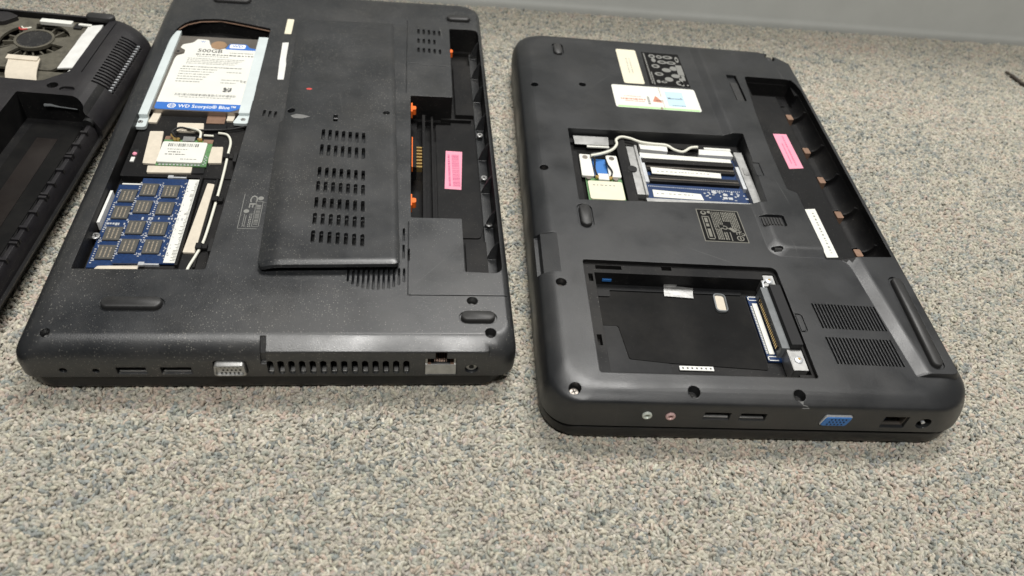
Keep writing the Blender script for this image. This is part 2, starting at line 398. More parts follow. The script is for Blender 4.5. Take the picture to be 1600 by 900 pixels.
lg = np.log(wgt)[None, :] + np.stack([0.6 * f3, 0.3 * f3, 0 * f1, 0.5 * f1, 0.8 * f1 + 0.3 * f2, 1.0 * f1 + 0.4 * f2 + 0.4 * f4, 0.9 * f3 - 0.7 * f2, 0.7 * f3 - 0.4 * f2, 0.5 * f4], 1)
pick = np.argmax(lg + rng.gumbel(size=lg.shape) * 0.55, 1)
col = pal[pick] * (1 + rng.normal(0, 0.09, (n, 1))) * (1 + rng.normal(0, 0.015, (n, 3)))
col = col * 0.93 + (pal * wgt[:, None]).sum(0)[None, :] / wgt.sum() * 0.07
col = np.clip(col * 0.77 * np.array([1.0, 0.99, 0.955]), 0.02, 0.85)
me = bpy.data.meshes.new('carpet_pile')
co = np.zeros((n, 3)); co[:, 0] = gx * MM; co[:, 1] = gy * MM
co[:, 2] = (-2.9 + 0.35 * f4.clip(-1.5, 1.5) * 0.4 + rng.normal(0, 0.22, n).clip(-.4, .4)) * MM
me.vertices.add(n); me.vertices.foreach_set('co', co.ravel())
a = me.attributes.new('col', 'FLOAT_COLOR', 'POINT'); a.data.foreach_set('color', np.concatenate([col, np.ones((n, 1))], 1).ravel())
ang = smooth_noise(gx, gy, 9, 8) * 0.9 + 0.25 + rng.normal(0, 0.7, n)
rot = np.stack([rng.normal(0, 0.55, n), rng.normal(0, 0.45, n), ang], 1)
a = me.attributes.new('rot', 'FLOAT_VECTOR', 'POINT'); a.data.foreach_set('vector', rot.ravel())
sc = np.stack([rng.uniform(0.7, 1.6, n), rng.uniform(0.7, 1.2, n), rng.uniform(0.75, 1.15, n)], 1)
a = me.attributes.new('scl', 'FLOAT_VECTOR', 'POINT'); a.data.foreach_set('vector', sc.ravel())
pile = bpy.data.objects.new('carpet_pile', me); scene.collection.objects.link(pile)
pile['kind'] = 'stuff'; pile['label'] = 'flecked beige and grey loop pile of the office carpet'; pile['category'] = 'carpet'
yarn = carpet_material(True); me.materials.append(yarn)
ng = bpy.data.node_groups.new('loop_pile', 'GeometryNodeTree')
ng.interface.new_socket('Geometry', in_out='INPUT', socket_type='NodeSocketGeometry'); ng.interface.new_socket('Geometry', in_out='OUTPUT', socket_type='NodeSocketGeometry')
GN, GL = ng.nodes, ng.links
gi, go = GN.new('NodeGroupInput'), GN.new('NodeGroupOutput')
qb = GN.new('GeometryNodeCurveQuadraticBezier'); qb.inputs['Resolution'].default_value = 6
qb.inputs['Start'].default_value = (-0.00085, 0, 0); qb.inputs['Middle'].default_value = (0.0001, 0.0002, 0.0040); qb.inputs['End'].default_value = (0.00085, 0, 0)
cc = GN.new('GeometryNodeCurvePrimitiveCircle'); cc.inputs['Resolution'].default_value = 6; cc.inputs['Radius'].default_value = 0.00082
cm = GN.new('GeometryNodeCurveToMesh'); GL.new(qb.outputs[0], cm.inputs['Curve']); GL.new(cc.outputs[0], cm.inputs['Profile Curve'])
ss = GN.new('GeometryNodeSetShadeSmooth'); GL.new(cm.outputs[0], ss.inputs[0])
sm = GN.new('GeometryNodeSetMaterial'); sm.inputs['Material'].default_value = yarn; GL.new(ss.outputs[0], sm.inputs[0])
ip = GN.new('GeometryNodeInstanceOnPoints'); GL.new(gi.outputs[0], ip.inputs['Points']); GL.new(sm.outputs[0], ip.inputs['Instance'])
def named(nm):
    k = GN.new('GeometryNodeInputNamedAttribute'); k.data_type = 'FLOAT_VECTOR'; k.inputs['Name'].default_value = nm; return k.outputs[0]
er = GN.new('FunctionNodeEulerToRotation'); GL.new(named('rot'), er.inputs[0])
GL.new(er.outputs[0], ip.inputs['Rotation']); GL.new(named('scl'), ip.inputs['Scale'])
GL.new(ip.outputs[0], go.inputs[0])
pile.modifiers.new('pile', 'NODES').node_group = ng

K['base'] = mat('grey_vinyl_baseboard', (0.47, 0.48, 0.455), 0.5, var=0.05, vscale=30, bump=0.1, bscale=300)
K['wallpaint'] = mat('grey_wall_paint', (0.50, 0.51, 0.49), 0.7, var=0.03, vscale=20)
bb = MB()
prof = [(0, -3), (0, 2), (1.2, 5), (3.5, 8), (4.2, 96), (5.2, 101), (9, 101), (9, -3)]     # (distance into wall, height)
bb.stack([[(s, y, z) for y, z in prof] for s in (-900, 1500)])
o = bb.build('baseboard', 'base'); o.location = WALL_P; o.rotation_euler = (0, 0, WALL_T)
o['label'] = 'smooth grey vinyl baseboard where carpet meets wall'; o['category'] = 'baseboard'
bb = MB(); bb.box(-900, 1500, 9.05, 60, -3.2, 300)
o = bb.build('wall', 'wallpaint'); o.location = WALL_P; o.rotation_euler = (0, 0, WALL_T); o['kind'] = 'structure'
# dark scrap on the carpet by the wall
bb = MB(); r_ = random.Random(3)
path = [(438.5 + 1.35 * k + r_.uniform(-.3, .3), 715 - 2.25 * k + r_.uniform(-.3, .3), 1.3 + 0.5 * math.sin(k * .7)) for k in range(14)]
bb.tube(path, [0.9 + 0.5 * math.sin(k * 1.7) ** 2 + (0.5 if 2 < k < 11 else 0) for k in range(14)], 7)
K['scrap'] = mat('dark_brown_scrap', (0.05, 0.04, 0.03), 0.7, var=0.3, vscale=400, bump=0.5)
o = bb.build('scrap', 'scrap', None, 60); o['label'] = 'dark brown splinter of scrap lying on the carpet near the wall'; o['category'] = 'scrap'

# ------------------------------------------------------------------ middle laptop, bottom side up, drive and memory bays open
def lid_slab(u0, u1, v0, v1, rads, z0, z1):
    return loft_shell([(z0, (u0 + 2.2, u1 - 2.2, v0 + 2.2, v1 - 2.2), [r - 1 for r in rads]), (z0 + 0.8, (u0 + 0.8, u1 - 0.8, v0 + 0.8, v1 - 0.8), rads),
                       (z0 + 2.5, (u0, u1, v0, v1), rads), (z1 - 1.2, (u0, u1, v0, v1), rads), (z1, (u0 + 0.8, u1 - 0.8, v0 + 0.8, v1 - 0.8), rads)])
ox, oy, t, WB, DB = POSE['B']
LB = thing('laptop', 'dusty black upside-down laptop in the middle with exposed hard drive and blue memory modules', 'laptop', (ox * MM, oy * MM, 0), t, 'laptops turned bottom side up')
ZT = 35.0
rb = (9, 10, 16, 18)
def ext(n, l, r, f): return (l, WB - r, n, DB - f)
shell = loft_shell([(9.6, ext(4, 4, 4, 4), [r - 2 for r in rb]), (10.0, ext(1.6, 1.4, 1.2, 2), rb), (11.5, ext(0.2, 0, 0, 0), rb), (20, ext(0, 0, 0, 0), rb),
                    (24.5, ext(0.2, 1.0, 0.3, 0.6), rb), (27.2, ext(1.2, 2.3, 0.8, 1.4), rb), (30.0, ext(3.0, 4.2, 1.4, 2.6), rb), (32.6, ext(5.6, 6.6, 2.4, 4.2), rb),
                    (34.0, ext(7.8, 8.8, 3.6, 6.2), rb), (34.6, ext(9.0, 11.0, 4.6, 9.0), rb), (ZT, ext(10.2, 14.2, 6.0, 12.0), rb)])
# the port block stands proud of the sloping near edge, a groove divides the two
c = MB(); pf = [(14, 20), (14, 34.4), (9.6, 34.85), (8.8, 34.5), (1.7, 30.5), (1.2, 29.8), (0.9, 28), (0.5, 12.4), (4, 11.6)]
c.stack([[(u, v + d, z - d * .5) for v, z in pf] for u, d in ((120.6, 0.5), (121.0, 0), (231.0, 0), (233.6, 0.5), (235.0, 2.2))])
shell = boolean(shell, c, 'UNION')
c = MB(); c.prism_u([(8.6, 40), (8.6, 33.9), (3.0, 27.6), (2.2, 22), (-6, 22), (-6, 40)], 117.9, 120.8); shell = boolean(shell, c)
# bays
c = MB()
BAY = round_poly([(85.5, 311.5), (47, 322.5), (24, 318), (16.3, 297), (16.3, 53), (83.5, 53.8), (86.2, 187)], [2, 20, 14, 10, 1, 1.5, 3])
c.prism(BAY, 23, 60)
c.prism(round_poly([(192.6, 99.5), (223.0, 99.5), (223.0, 55), (244.3, 54), (245.0, 327), (222.0, 327), (221.5, 229), (191.8, 229)], [1, 1, 1, 6, 6, 2, 1, 1]), 15, 60)
for u, v in ((226.0, 33.0), (234.6, 10.8), (16.6, 10.0)): c.prism(circ(u, v, 3.0 if u > 20 else 2.4, 20), 29, 60)
for k in range(3): c.prism(capsule(94.2 + k * 3.7, 95.9 + k * 3.7, 196.5 - k * 0.6, 204.0 - k * 0.6, 3), 32.5, 60)
c.box(97.6, 99.3, 263, 271, 33, 60)
for (u0, u1, v0, v1) in ((36.6, 68.2, 23.6, 33.2), (218.4, 238.6, 16.6, 25.6), (219.6, 240.2, 338.2, 347.6), (36.0, 66.0, 346.8, 356.6)):   # shallow seats of the feet
    c.prism(capsule(u0, u1, v0, v1), 34.1, 60)
shell = boolean(shell, c)
c = MB()
# fan grille half hidden by the loose cover
for k in range(12):
    u = 158.2 + 2.75 * k; h = math.sqrt(max(0.05, 1 - ((k - 5.5) / 6.6) ** 2))
    c.prism(capsule(u, u + 1.25, 56.5 - 3 - 13 * h, 57, 2), 31, 60)
for u, v0, v1 in ((188.0, 64.5, 76), (190.9, 63, 73), (185.0, 62, 77), (188.0, 79, 90)): c.prism(capsule(u, u + 1.2, v0, v1, 2), 31, 60)
# small vent field on the far corner panel
for j, (v0, v1) in enumerate(((316, 324), (302, 309.5), (288.5, 295.5))):
    for k in range(5):
        if (j, k) == (1, 4): continue
        c.prism(capsule(196.6 + k * 4.1, 198.4 + k * 4.1, v0 - 0.3 * k, v1 - 0.3 * k, 2), 33.2, 60)
# panel seams
c.box(191.0, 191.5, 37.2, 96, 34.2, 60); c.box(191.0, 245.5, 36.6, 37.2, 33.4, 60)
c.box(188.4, 188.9, 232, 336, 34.4, 60); c.box(200.5, 221.2, 270.0, 270.5, 34.3, 60); c.box(189.2, 199, 272.6, 273.0, 34.4, 60)
# ports and exhaust on the near side
for k in range(14):
    u = 122.3 + 5.28 * k
    c.prism_v(capsule(u - 1.6, u + 1.6, 13.6, 24.4, 4), -3, 10.5)
c.prism_v(rrect(200.6, 217.2, 12.9, 25.6, 0.2, 1), -3, 13); c.prism_v([(205.9, 25.0), (211.9, 25.0), (211.9, 30), (205.9, 30)], -3, 13)
c.prism_v(circ(225.2, 17.6, 3.6, 20), -3, 7)
c.prism_v(capsule(20.9, 24.6, 15.4, 19.1, 5), -3, 8); c.prism_v(circ(37.9, 16.8, 1.7, 14), -3, 8)
c.prism_v(rrect(47.6, 61.8, 13.9, 19.6, 0.4, 2), -3, 12); c.prism_v(rrect(68.6, 83.6, 13.9, 19.6, 0.4, 2), -3, 12)
c.prism_v(round_poly([(93.8, 14.6), (94.6, 24.6), (110.6, 24.6), (111.4, 14.6)], 2), -3, 8)
shell = boolean(shell, c)
c = MB()   # side pocket deeper than the battery floor, far end
c.box(224.5, 243.0, 303.5, 325.0, 11.5, 20); c.box(196.5, 221, 203, 226.5, 11.5, 20)
shell = boolean(shell, c)
o = link('bottom_shell', shell, 'shellB', LB, 32); paint_bay_shade(o, [(16, 87, 52, 323), (191.5, 245.5, 53.5, 328)], 34.0); weighted(o)
lid = lid_slab(1.2, WB - 3.2, 1.5, DB - 2, (13, 16, 16, 16), 0.0, 9.5)
o = link('display_lid', lid, 'lid', LB); weighted(o)
for (u0, u1, v0, v1) in ((37.6, 67.2, 25.0, 32.4), (219.4, 237.6, 17.8, 24.6), (220.6, 239.2, 339.4, 346.6), (37, 65, 348, 355.6)):
    foot(LB, lambda i, a=(u0, u1, v0, v1): capsule(a[0] + i, a[1] - i, a[2] + i, a[3] - i), 34.2, 3.0)
# worn smudges are printed by use: pale rub mark next to the cover
screw(LB, 226.0, 33.0, 30.2, 2.3); screw(LB, 234.6, 10.8, 29.9, 2.1, 'rubber'); screw(LB, 16.6, 10.0, 30.6, 1.8)
# --- hard drive
HD = MB()
HD.stack([[(x, y, z) for x, y in rrect(20.5, 80.2, 204.5, 300.5, 1.5, 3)] for z in (23.3, 31.2)])
hd = HD.build('hard_drive', 'driveplate', LB)
b = MB()
lab = [(23.2, 211.2), (77.6, 211.2), (77.6, 284.8), (72.5, 285.2), (68.5, 289.6), (58.8, 289.8), (56.6, 285.6), (52, 283.2), (46.6, 284.6), (44.2, 290.5), (42.6, 296.0), (34.5, 296.6), (32.2, 291.4), (25.6, 288.2), (24.6, 283.6), (28.6, 280.6), (28.8, 275.4), (24.4, 272.6), (23.6, 268)]
b.prism(round_poly(lab, 1.2, 3), 31.2, 31.38, 0)
z = 31.41
b.prism(round_poly([(23.2, 205.6), (29, 203.8 + 1.6), (72, 205.2), (77.6, 208.6), (77.6, 213.6), (23.2, 213.6)], [2, 4, 4, 2, 0, 0], 3), 31.2, z, 1)
b.flat(circ(33.6, 209.6, 2.7, 20), z + .03, 2); b.flat(circ(33.6, 209.6, 2.2, 20), z + .05, 1)
for dv in (-1, 0, 1): b.bar(31.5, 35.7, 209.6 + dv - .18, 209.6 + dv + .18, z + .07, 2)
for du in (-1, 1): b.bar(33.6 + du - .18, 33.6 + du + .18, 207.7, 211.5, z + .07, 2)
b.text('WD Scorpio® Blue™', 37.8, 209.5, z + .04, 5.0, 0, 2, width=37)
b.prism(round_poly([(55.8, 284.0), (77.6, 284.0), (77.6, 286.6), (72.9, 287.2), (70.2, 292.2), (58.2, 292.2)], [1, 0, 1, 2, 1.5, 1.5], 3), 31.2, z, 1)
b.prism(rrect(58.6, 69.8, 286.0, 291.4, 1.2, 3), 31.2, z + .04, 2); b.text('WD', 64.2, 288.7, z + .08, 4.6, 0, 1, width=7.6, align='c')
b.text('500GB', 37.2, 280.6, z, 6.6, 0, 3, width=17.5)
b.text('W', 37.4, 293.0, z, 3, 0, 1)
fineprint(b, 60, 77, 279.2, z, 1.2, 4, 1); fineprint(b, 37, 77, 275.6, z, 1.4, 3, 2, .9); fineprint(b, 38, 60, 273.0, z, .9, 4, 3)
for k in range(4): fineprint(b, 32.5, 72 - 2 * k, 269.6 - 2.2 * k, z, 0.9, 4, 10 + k)
fineprint(b, 31, 72, 258.6, z, 1.0, 3, 20)
for k in range(6): fineprint(b, 30, 55 - 1.8 * k, 255.4 - 3.2 * k, z, 1.1, 4, 30 + k)
fineprint(b, 62, 72, 253, z, 1.0, 4, 41); fineprint(b, 60, 74, 243, z, 1.1, 4, 42); fineprint(b, 60, 70, 239.5, z, 1.1, 4, 43)
b.text('CE', 73, 241.6, z, 3.4, 0, 3, width=4.0)
for i in range(6):
    for j in range(6):
        if random.random() < .55: b.bar(63.2 + i * .9, 64.1 + i * .9, 228.2 + j * .9, 229.1 + j * .9, z, 3)
barcode(b, 33, 73, 222.0, 224.6, z, 3, 'u', 5); fineprint(b, 36, 70, 220.4, z, 0.8, 4, 51)
b.build('label', ['paper', 'blue', 'white', 'ink', 'inkfaint'], hd)
b = MB(); b.prism(circ(50.6, 289.6, 5.6, 24), 31.0, 31.3); b.build('bearing_cap', 'copper', hd)
b = MB(); b.prism(circ(24.2, 278.0, 3.4, 20, 3.0), 31.0, 31.6); b.prism(circ(24.2, 278, 1.1, 12), 31.5, 31.75, 1); b.build('screw', ['driveplate', 'dark'], hd)
for s, u0, u1, v0, v1 in ((0, 14.4, 21.8, 186.6, 303.6), (1, 78.2, 85.2, 192.5, 300.6)):
    b = MB(); b.box(u0, u1, v0 + 10, v1, 31.2, 33.4)
    if s == 0:
        b.prism(round_poly([(u0 - .4, v0 + 11), (u0 - .2, v0 - 1), (u1 + .6, v0 - 1), (u1 - .1, v0 + 11)], [0, 2.5, 2.5, 0]), 28.4, 30.6); b.box(u0, u1, v0 + 9, v0 + 11, 29.4, 33.3)
    else:
        b.prism(round_poly([(u0 + .2, v0 + 11), (u0 - 3, v0), (u1 - .2, v0), (u1, v0 + 11)], [0, 2, 2, 0]), 29.4, 31.3); b.box(u0, u1, v0 + 9, v0 + 11, 30.4, 33.3)
        for k in range(3): b.box(u1, u1 + 1.2, v0 + 24 + 27 * k, v0 + 40 + 27 * k, 31.4, 33.2)
    br = b.build('bracket', 'zinc', hd)
    screw(hd, (u0 + u1) / 2 - .2 * s, v0 + 4.5, 30.7 if s == 0 else 31.4, 1.6)
# --- bay fittings: tray, pads, tan rim
b = MB()
b.prism(round_poly([(17.2, 139.5), (84.8, 139.5), (85.2, 186), (80, 196), (84.6, 203), (20, 203), (17.2, 190)], 1), 23.2, 27.4)
b.box(66.2, 83.2, 55, 139.4, 23.2, 26.6); b.box(17.3, 66, 54.6, 60.5, 23.2, 25.2)
b.box(74.0, 75.2, 62, 138, 26.6, 28.2)
o = b.build('bay_tray', 'inner', LB)
b = MB(); pth = [(85.0, 310.6, 33.0), (66, 316.4, 33.0), (47.5, 321.4, 33.0), (33, 319.0, 33.0), (24, 313.4, 33.0), (18.6, 304.5, 33.0)]
b.tube(pth, 0.45, 6); b.build('rim_strip', 'brown', LB)
for poly, zz in (([(25.2, 184.0), (33.4, 184.4), (36.9, 150.4), (28.0, 150.9)], 27.4), ([(31.6, 148.6), (57.8, 148.9), (58.2, 142.8), (32.4, 142.0)], 27.4),
                 ([(40.0, 194.2), (56.5, 194.8), (57.8, 185.2), (41.2, 185.0)], 27.4), ([(64.8, 169.6), (72.8, 169.9), (74.3, 153.4), (66.4, 153.0)], 27.4),
                 ([(23.0, 206), (27.8, 206), (27.0, 193.6), (21.6, 193.8)], 27.4), ([(69.4, 134.2), (73.6, 133.4), (73.2, 73.6), (66.6, 73.8)], 26.6),
                 ([(24.4, 63.4), (45.4, 64.4), (45.4, 57.2), (20.6, 56.0)], 25.4), ([(70.2, 206), (75.0, 206), (74.4, 198.6), (70.0, 198.6)], 27.4)):
    b = MB(); b.prism(round_poly(poly, 0.6, 2), zz, zz + 1.3); b.build('foam_pad', 'tapecream', LB)
for poly, h in (([(58.2, 142.8), (65.4, 143.2), (65.2, 148.8), (58.3, 148.9)], 28.2), ([(57.8, 186.6), (71, 187.6), (71, 193.8), (57.4, 193.8)], 28.4)):
    b = MB(); b.prism(poly, 27.4, h); b.build('film_flap', 'greyfilm', LB)
b = MB(); b.prism([(57.5, 196), (69, 196.4), (69, 205), (57, 205)], 27.4, 27.9); b.build('ribbon', 'brown', LB)
b = MB(); b.prism(capsule(19.4, 22.8, 152, 166, 4), 27.4, 27.6); b.build('slot_opening', 'dark', LB)
b = MB(); b.stack([[(21.2 + x, 160.4 + y, z) for x, y in circ(0, 0, r, 12)] for r, z in ((1.3, 27.5), (1.4, 28.5), (.7, 29.2))]); b.build('wire_end', 'pink', LB)
b = MB(); b.box(20.0, 22.2, 152.8, 157.2, 27.5, 28.3); b.build('wire_end', 'tapewhite', LB)
# wireless card
b = MB(); b.box(36.0, 66.0, 148.6, 175.0, 28.2, 29.2)
wc = b.build('wireless_card', 'pcbgreen', LB)
b = MB(); b.prism(rrect(36.4, 63.4, 150.4, 171.2, 1.2, 3), 29.3, 30.6, 0); z = 30.63
barcode(b, 40.2, 58.5, 166.2, 169.4, z, 1, 'u', 9)
fineprint(b, 40.5, 53, 163.4, z, .8, 2, 3); fineprint(b, 41.5, 49, 160.6, z, .9, 1, 4); fineprint(b, 40, 52, 158.2, z, .8, 1, 5); fineprint(b, 50, 60, 153.6, z, .8, 2, 6)
b.build('label', ['paper', 'ink', 'inkfaint'], wc)
b = MB(); b.box(47.8, 55, 172, 176.5, 29.3, 31.0); b.build('shield', 'steel', wc)
b = MB()
for u in (43.0, 45.0): b.prism(circ(u, 173.4, 1.2, 10), 29.2, 31.4)
b.tube([(43, 173.4, 31), (40.6, 176, 31.4), (40.0, 178, 31.2)], .6, 6); b.prism(circ(58.0, 174.2, 1.5, 12), 29.2, 31.2); b.build('antenna_plug', 'gold', wc)
b = MB()
for k in range(7): b.box(63.9 + (k % 2) * .9, 64.6 + (k % 2) * .9, 149.6 + k * 1.4, 150.4 + k * 1.4, 29.2, 29.8)
for k in range(12): b.box(38 + k * 2.1, 39.2 + k * 2.1, 148.8, 149.6, 29.2, 29.7)
b.build('solder_pads', 'solder', wc)
b = MB(); b.prism([(36, 172), (41, 172), (41, 179), (36, 179)], 28.0, 29.0); b.prism([(60, 172), (66, 172), (66, 176), (60, 176)], 28.6, 29.4); b.build('copper_pad', 'brown', wc)
# memory modules
def dimm(u0, u1, v0, v1, z, cols, rows, strip):
    b = MB(); b.box(u0, u1, v0, v1, z, z + 1.0, 0)
    o = b.build('memory_module', 'pcb', LB)
    for cu in cols:
        for cv in rows[cols.index(cu)]:
            k = MB(); k.box(cu - 4.5, cu + 4.5, cv - 5.4, cv + 5.4, z + 1.0, z + 2.0, 0)
            for q in range(3):
                fineprint_v(k, cv - 4.2, cv + 4.0, cu - 2.2 + 2.2 * q, z + 2.03, 0.75, 1, int(cu * 7 + cv) + q, .4)
            k.build('chip', ['chip', 'chipink'], o)
    p = MB(); r = random.Random(int(u0))
    for cu in cols:
        for q in range(36):
            v = v0 + 3 + q * (v1 - v0 - 6) / 36
            if r.random() < .8: p.box(cu - 6.2 - r.random() * .4, cu - 5.5, v, v + .7, z + 1, z + 1.35)
        for cv in rows[cols.index(cu)]:
            for su in (-1, 1):
                for sv in (-1, 1):
                    p.box(cu + su * 5.0 - .9, cu + su * 5.0 + .5, cv + sv * 6.0 - .2, cv + sv * 6.0 + .2, z + 1, z + 1.12)
                    p.box(cu + su * 5.2 - .2, cu + su * 5.2 + .2, cv + sv * 5.2 - .8, cv + sv * 5.2 + .8, z + 1, z + 1.12)
    mid = (v0 + v1) / 2
    for q in range(16):
        u = u0 + 2 + q * (u1 - u0 - 4) / 16
        if r.random() < .7: p.box(u, u + r.uniform(.5, 1.4), mid - 1.2 + r.uniform(-.5, .5), mid + 0.6, z + 1, z + 1.5)
    if strip:
        for q in range(90):
            u = r.uniform(strip - 4.0, strip - .6); v = r.uniform(v0 + 3, v1 - 3); p.box(u, u + r.uniform(.4, .8), v, v + r.uniform(.4, .9), z + 1, z + 1.4)
    p.build('solder_pads', 'solder', o)
    return o
b = MB(); b.box(17.6, 30, 60.6, 92, 23.3, 24.0); b.build('circuit_board', 'pcb', LB)
dimm(18.6, 46.5, 62.6, 132.6, 25.2, [26.0], [[121.8, 106.9, 88.9, 73.9]], None)
top = dimm(31.9, 64.6, 64.2, 136.6, 27.4, [37.8, 50.2], [[125.2, 109.7, 92.0, 76.8], [124.2, 108.8, 91.4, 76.6]], 60.2)
b = MB(); b.box(58.4, 64.4, 64.6, 136.2, 28.5, 28.75, 0); r_ = random.Random(5)
for k in range(60):
    v = 66 + k * 1.15; b.bar(64.2 - r_.choice((1.0, 1.6, 2.6)), 64.2, v, v + .4, 28.78, 1)
b.build('label', ['paper', 'ink'], top)
b = MB(); b.box(64.9, 66.4, 62.0, 138.0, 25, 29.8); b.box(46, 66.4, 61.4, 63.6, 24, 27.2); b.build('memory_socket', 'inner', LB)
for v in (63.2, 137.8):
    b = MB(); b.box(48.5, 56.5, v - .5, v + .5, 27.0, 28.9); b.box(46, 49, v - 1.2, v + 1.2, 28.2, 29.4); b.build('socket_clip', 'solder', LB)
b = MB(); b.box(20.2, 32.5, 132.6, 133.6, 24, 26.6); b.build('board_edge', 'paper', LB)
screw(LB, 17.6, 86.2, 27.6, 2.5)
b = MB(); b.prism([(17.0, 122.5), (18.4, 122.5), (18.2, 94.6), (16.6, 94.6)], 24, 30.0); b.build('foam_pad', 'tapewhite', LB)
# ivory aerial cable with clips
def spline(pts, n=6):
    out = []; P = [Vector(p) for p in pts]
    for i in range(len(P) - 1):
        p0, p1, p2, p3 = P[max(i - 1, 0)], P[i], P[i + 1], P[min(i + 2, len(P) - 1)]
        for k in range(n):
            q = k / n
            out.append(0.5 * ((2 * p1) + (-p0 + p2) * q + (2 * p0 - 5 * p1 + 4 * p2 - p3) * q * q + (-p0 + 3 * p1 - 3 * p2 + p3) * q ** 3))
    return out + [P[-1]]
b = MB(); b.tube(spline([(67.5, 184.5, 28.6), (73.4, 182.6, 28.8), (76.6, 175, 28.8), (77.0, 163, 28.8), (77.4, 140, 28.4), (77.2, 112, 28.2), (76.4, 84, 28.2), (74.4, 72, 28.2), (72.0, 62, 28.0), (71.4, 54.6, 27.8)]), 0.8, 8)
b.build('antenna_cable', 'wirewhite', LB)
b = MB(); b.tube(spline([(58.2, 174.4, 31.4), (57.6, 180, 32.4), (52, 184.6, 31.4), (48, 187, 30)]), 0.8, 8); b.build('antenna_cable', 'wirewhite', LB)
b = MB(); b.tube(spline([(43.4, 174.6, 31.2), (40.2, 180, 31.6), (44, 185.6, 31.2), (52, 185, 30.2), (66, 187, 29.2), (76, 188.5, 29.4), (84, 191.5, 30)]), 0.75, 7); b.build('antenna_cable', 'wireblack', LB)
b = MB(); b.tube(spline([(59, 181.5, 28.6), (65, 181.2, 28.6)]), 0.8, 7); b.build('antenna_cable', 'wirewhite', LB)
for u, v in ((77.0, 159.5), (77.4, 118.0), (75.6, 77.4)):
    b = MB(); b.box(u - 2.4, u + 1.0, v - 2, v + 2, 27.2, 30.2); b.box(u + .4, u + 3.6, v - 1.2, v + 2.6, 27.2, 29.0); b.build('cable_clip', 'inner', LB)
for u0, u1, v0, v1 in ((82.2, 84.2, 150, 159), (81.4, 83.2, 70, 80)):
    b = MB(); b.box(u0, u1, v0, v1, 27.2, 33); b.build('clip_slot', 'dark', LB)
# cream and white adhesive strips and small openings beside the cover
for poly, mm in ((rot2(rrect(96.4, 101.4, 304.5, 327.0, .6, 2), 0, (99, 315)), 'cream'), ([(96.6, 291.2), (101.0, 292.0), (101.6, 268), (102.4, 262), (103.0, 241.4), (98.8, 241.2), (97.6, 262)], 'tapewhite')):
    b = MB(); b.prism(round_poly(poly, .5, 2), 34.9, 35.25); b.build('adhesive_strip', mm, LB)
b = MB(); z = 35.06
b.bar(95.0, 105.6, 86.4, 86.75, z); b.bar(94.9, 95.2, 86.4, 117.0, z)
b.text('CE', 100.6, 116.0, z, 6.0, -90, 0, width=11.5)
b.flat(circ(97.9, 101.5, 1.6, 16), z); b.bar(97.2, 97.5, 88, 99, z); b.bar(98.2, 98.5, 88, 98, z)
for k in range(2): fineprint_v(b, 88, 99.5, 100.4 + .9 * k, z, .5, 0, 60 + k)
for q in ((102.4, 106.4, 88.2, 88.5), (102.4, 106.4, 110, 110.3), (102.4, 102.7, 88.2, 110), (106.1, 106.4, 88.2, 110)): b.bar(*q, z)
barcode(b, 103.2, 105.6, 90, 108, z, 0, 'v', 2); b.flat(circ(104.6, 113.2, 1.7, 16), z)
b.build('regulatory_print', 'embossink', LB)
# battery bay fittings
b = MB()
b.box(206.5, 208.0, 101, 226, 15.1, 20); b.box(200.2, 202.2, 101, 222, 15.1, 24); b.box(214, 236, 226.6, 228.0, 15.1, 17.6)
b.prism(round_poly([(210, 103), (236, 103), (240, 120), (240, 222), (210, 222)], 2), 15.1, 15.9)
b.box(224.8, 238, 232, 300, 15.1, 18.5); b.box(226, 239, 60, 98, 15.1, 17.5)
o = b.build('battery_tray', 'inner', LB)
b = MB()
for v in (84, 112, 146, 181, 216, 252, 284, 314):
    b.stack([[(x, v + dv, z) for x, z in [(238.2, 15.1), (244.6, 15.1), (244.8, 31.5), (243.0, 29.0), (240.6, 23.5)]] for dv in (-.8, .8)])
b.prism_u([(v, z) for v, z in ((60, 15.1), (320, 15.1), (320, 17), (60, 17))], 238.4, 244.4)
b.build('cell_rib', 'shellB', LB)
for u, v in ((241.0, 206), (241.2, 158), (241.6, 112)): screw(LB, u, v, 20.0, 2.3)
b = MB(); b.prism([(214.8, 150.0), (225.8, 149.4), (228.0, 190.6), (216.6, 191.2)], 15.95, 16.1, 0)
q = Matrix.Rotation(R(-3), 2)
barcode(b, 220.4, 225.4, 152.5, 187.5, 16.13, 1, 'v', 8); fineprint_v(b, 153, 187, 218.4, 16.13, 1.4, 1, 77, .4)
b.build('barcode_label', ['pink', 'pinkink'], LB)
for u, v, w in ((222.8, 297.0, 1.2), (194.2, 217.6, 1.6), (194.2, 118.2, 1.6)):
    b = MB(); b.box(u - 2.0, u - .9, v - 5.5, v + 5, 27.5, 33.2); b.prism(round_poly([(u - 1, v - 2.4), (u + w, v - 1.9), (u + w, v + 1.9), (u - 1, v + 2.4)], 1), 28, 32.6); b.build('battery_latch', 'orange', LB)
b = MB(); b.box(193.0, 196.0, 150.5, 179, 22, 33); b.build('connector_body', 'inner', LB)
b = MB(); b.box(192.9, 193.5, 149, 181, 30, 34.2); b.build('connector_trim', 'orange', LB)
for k in range(7):
    b = MB(); b.box(196, 199.6, 153.5 + k * 3.4, 154.9 + k * 3.4, 26.5, 30.5); b.build('contact_pin', 'gold', LB)
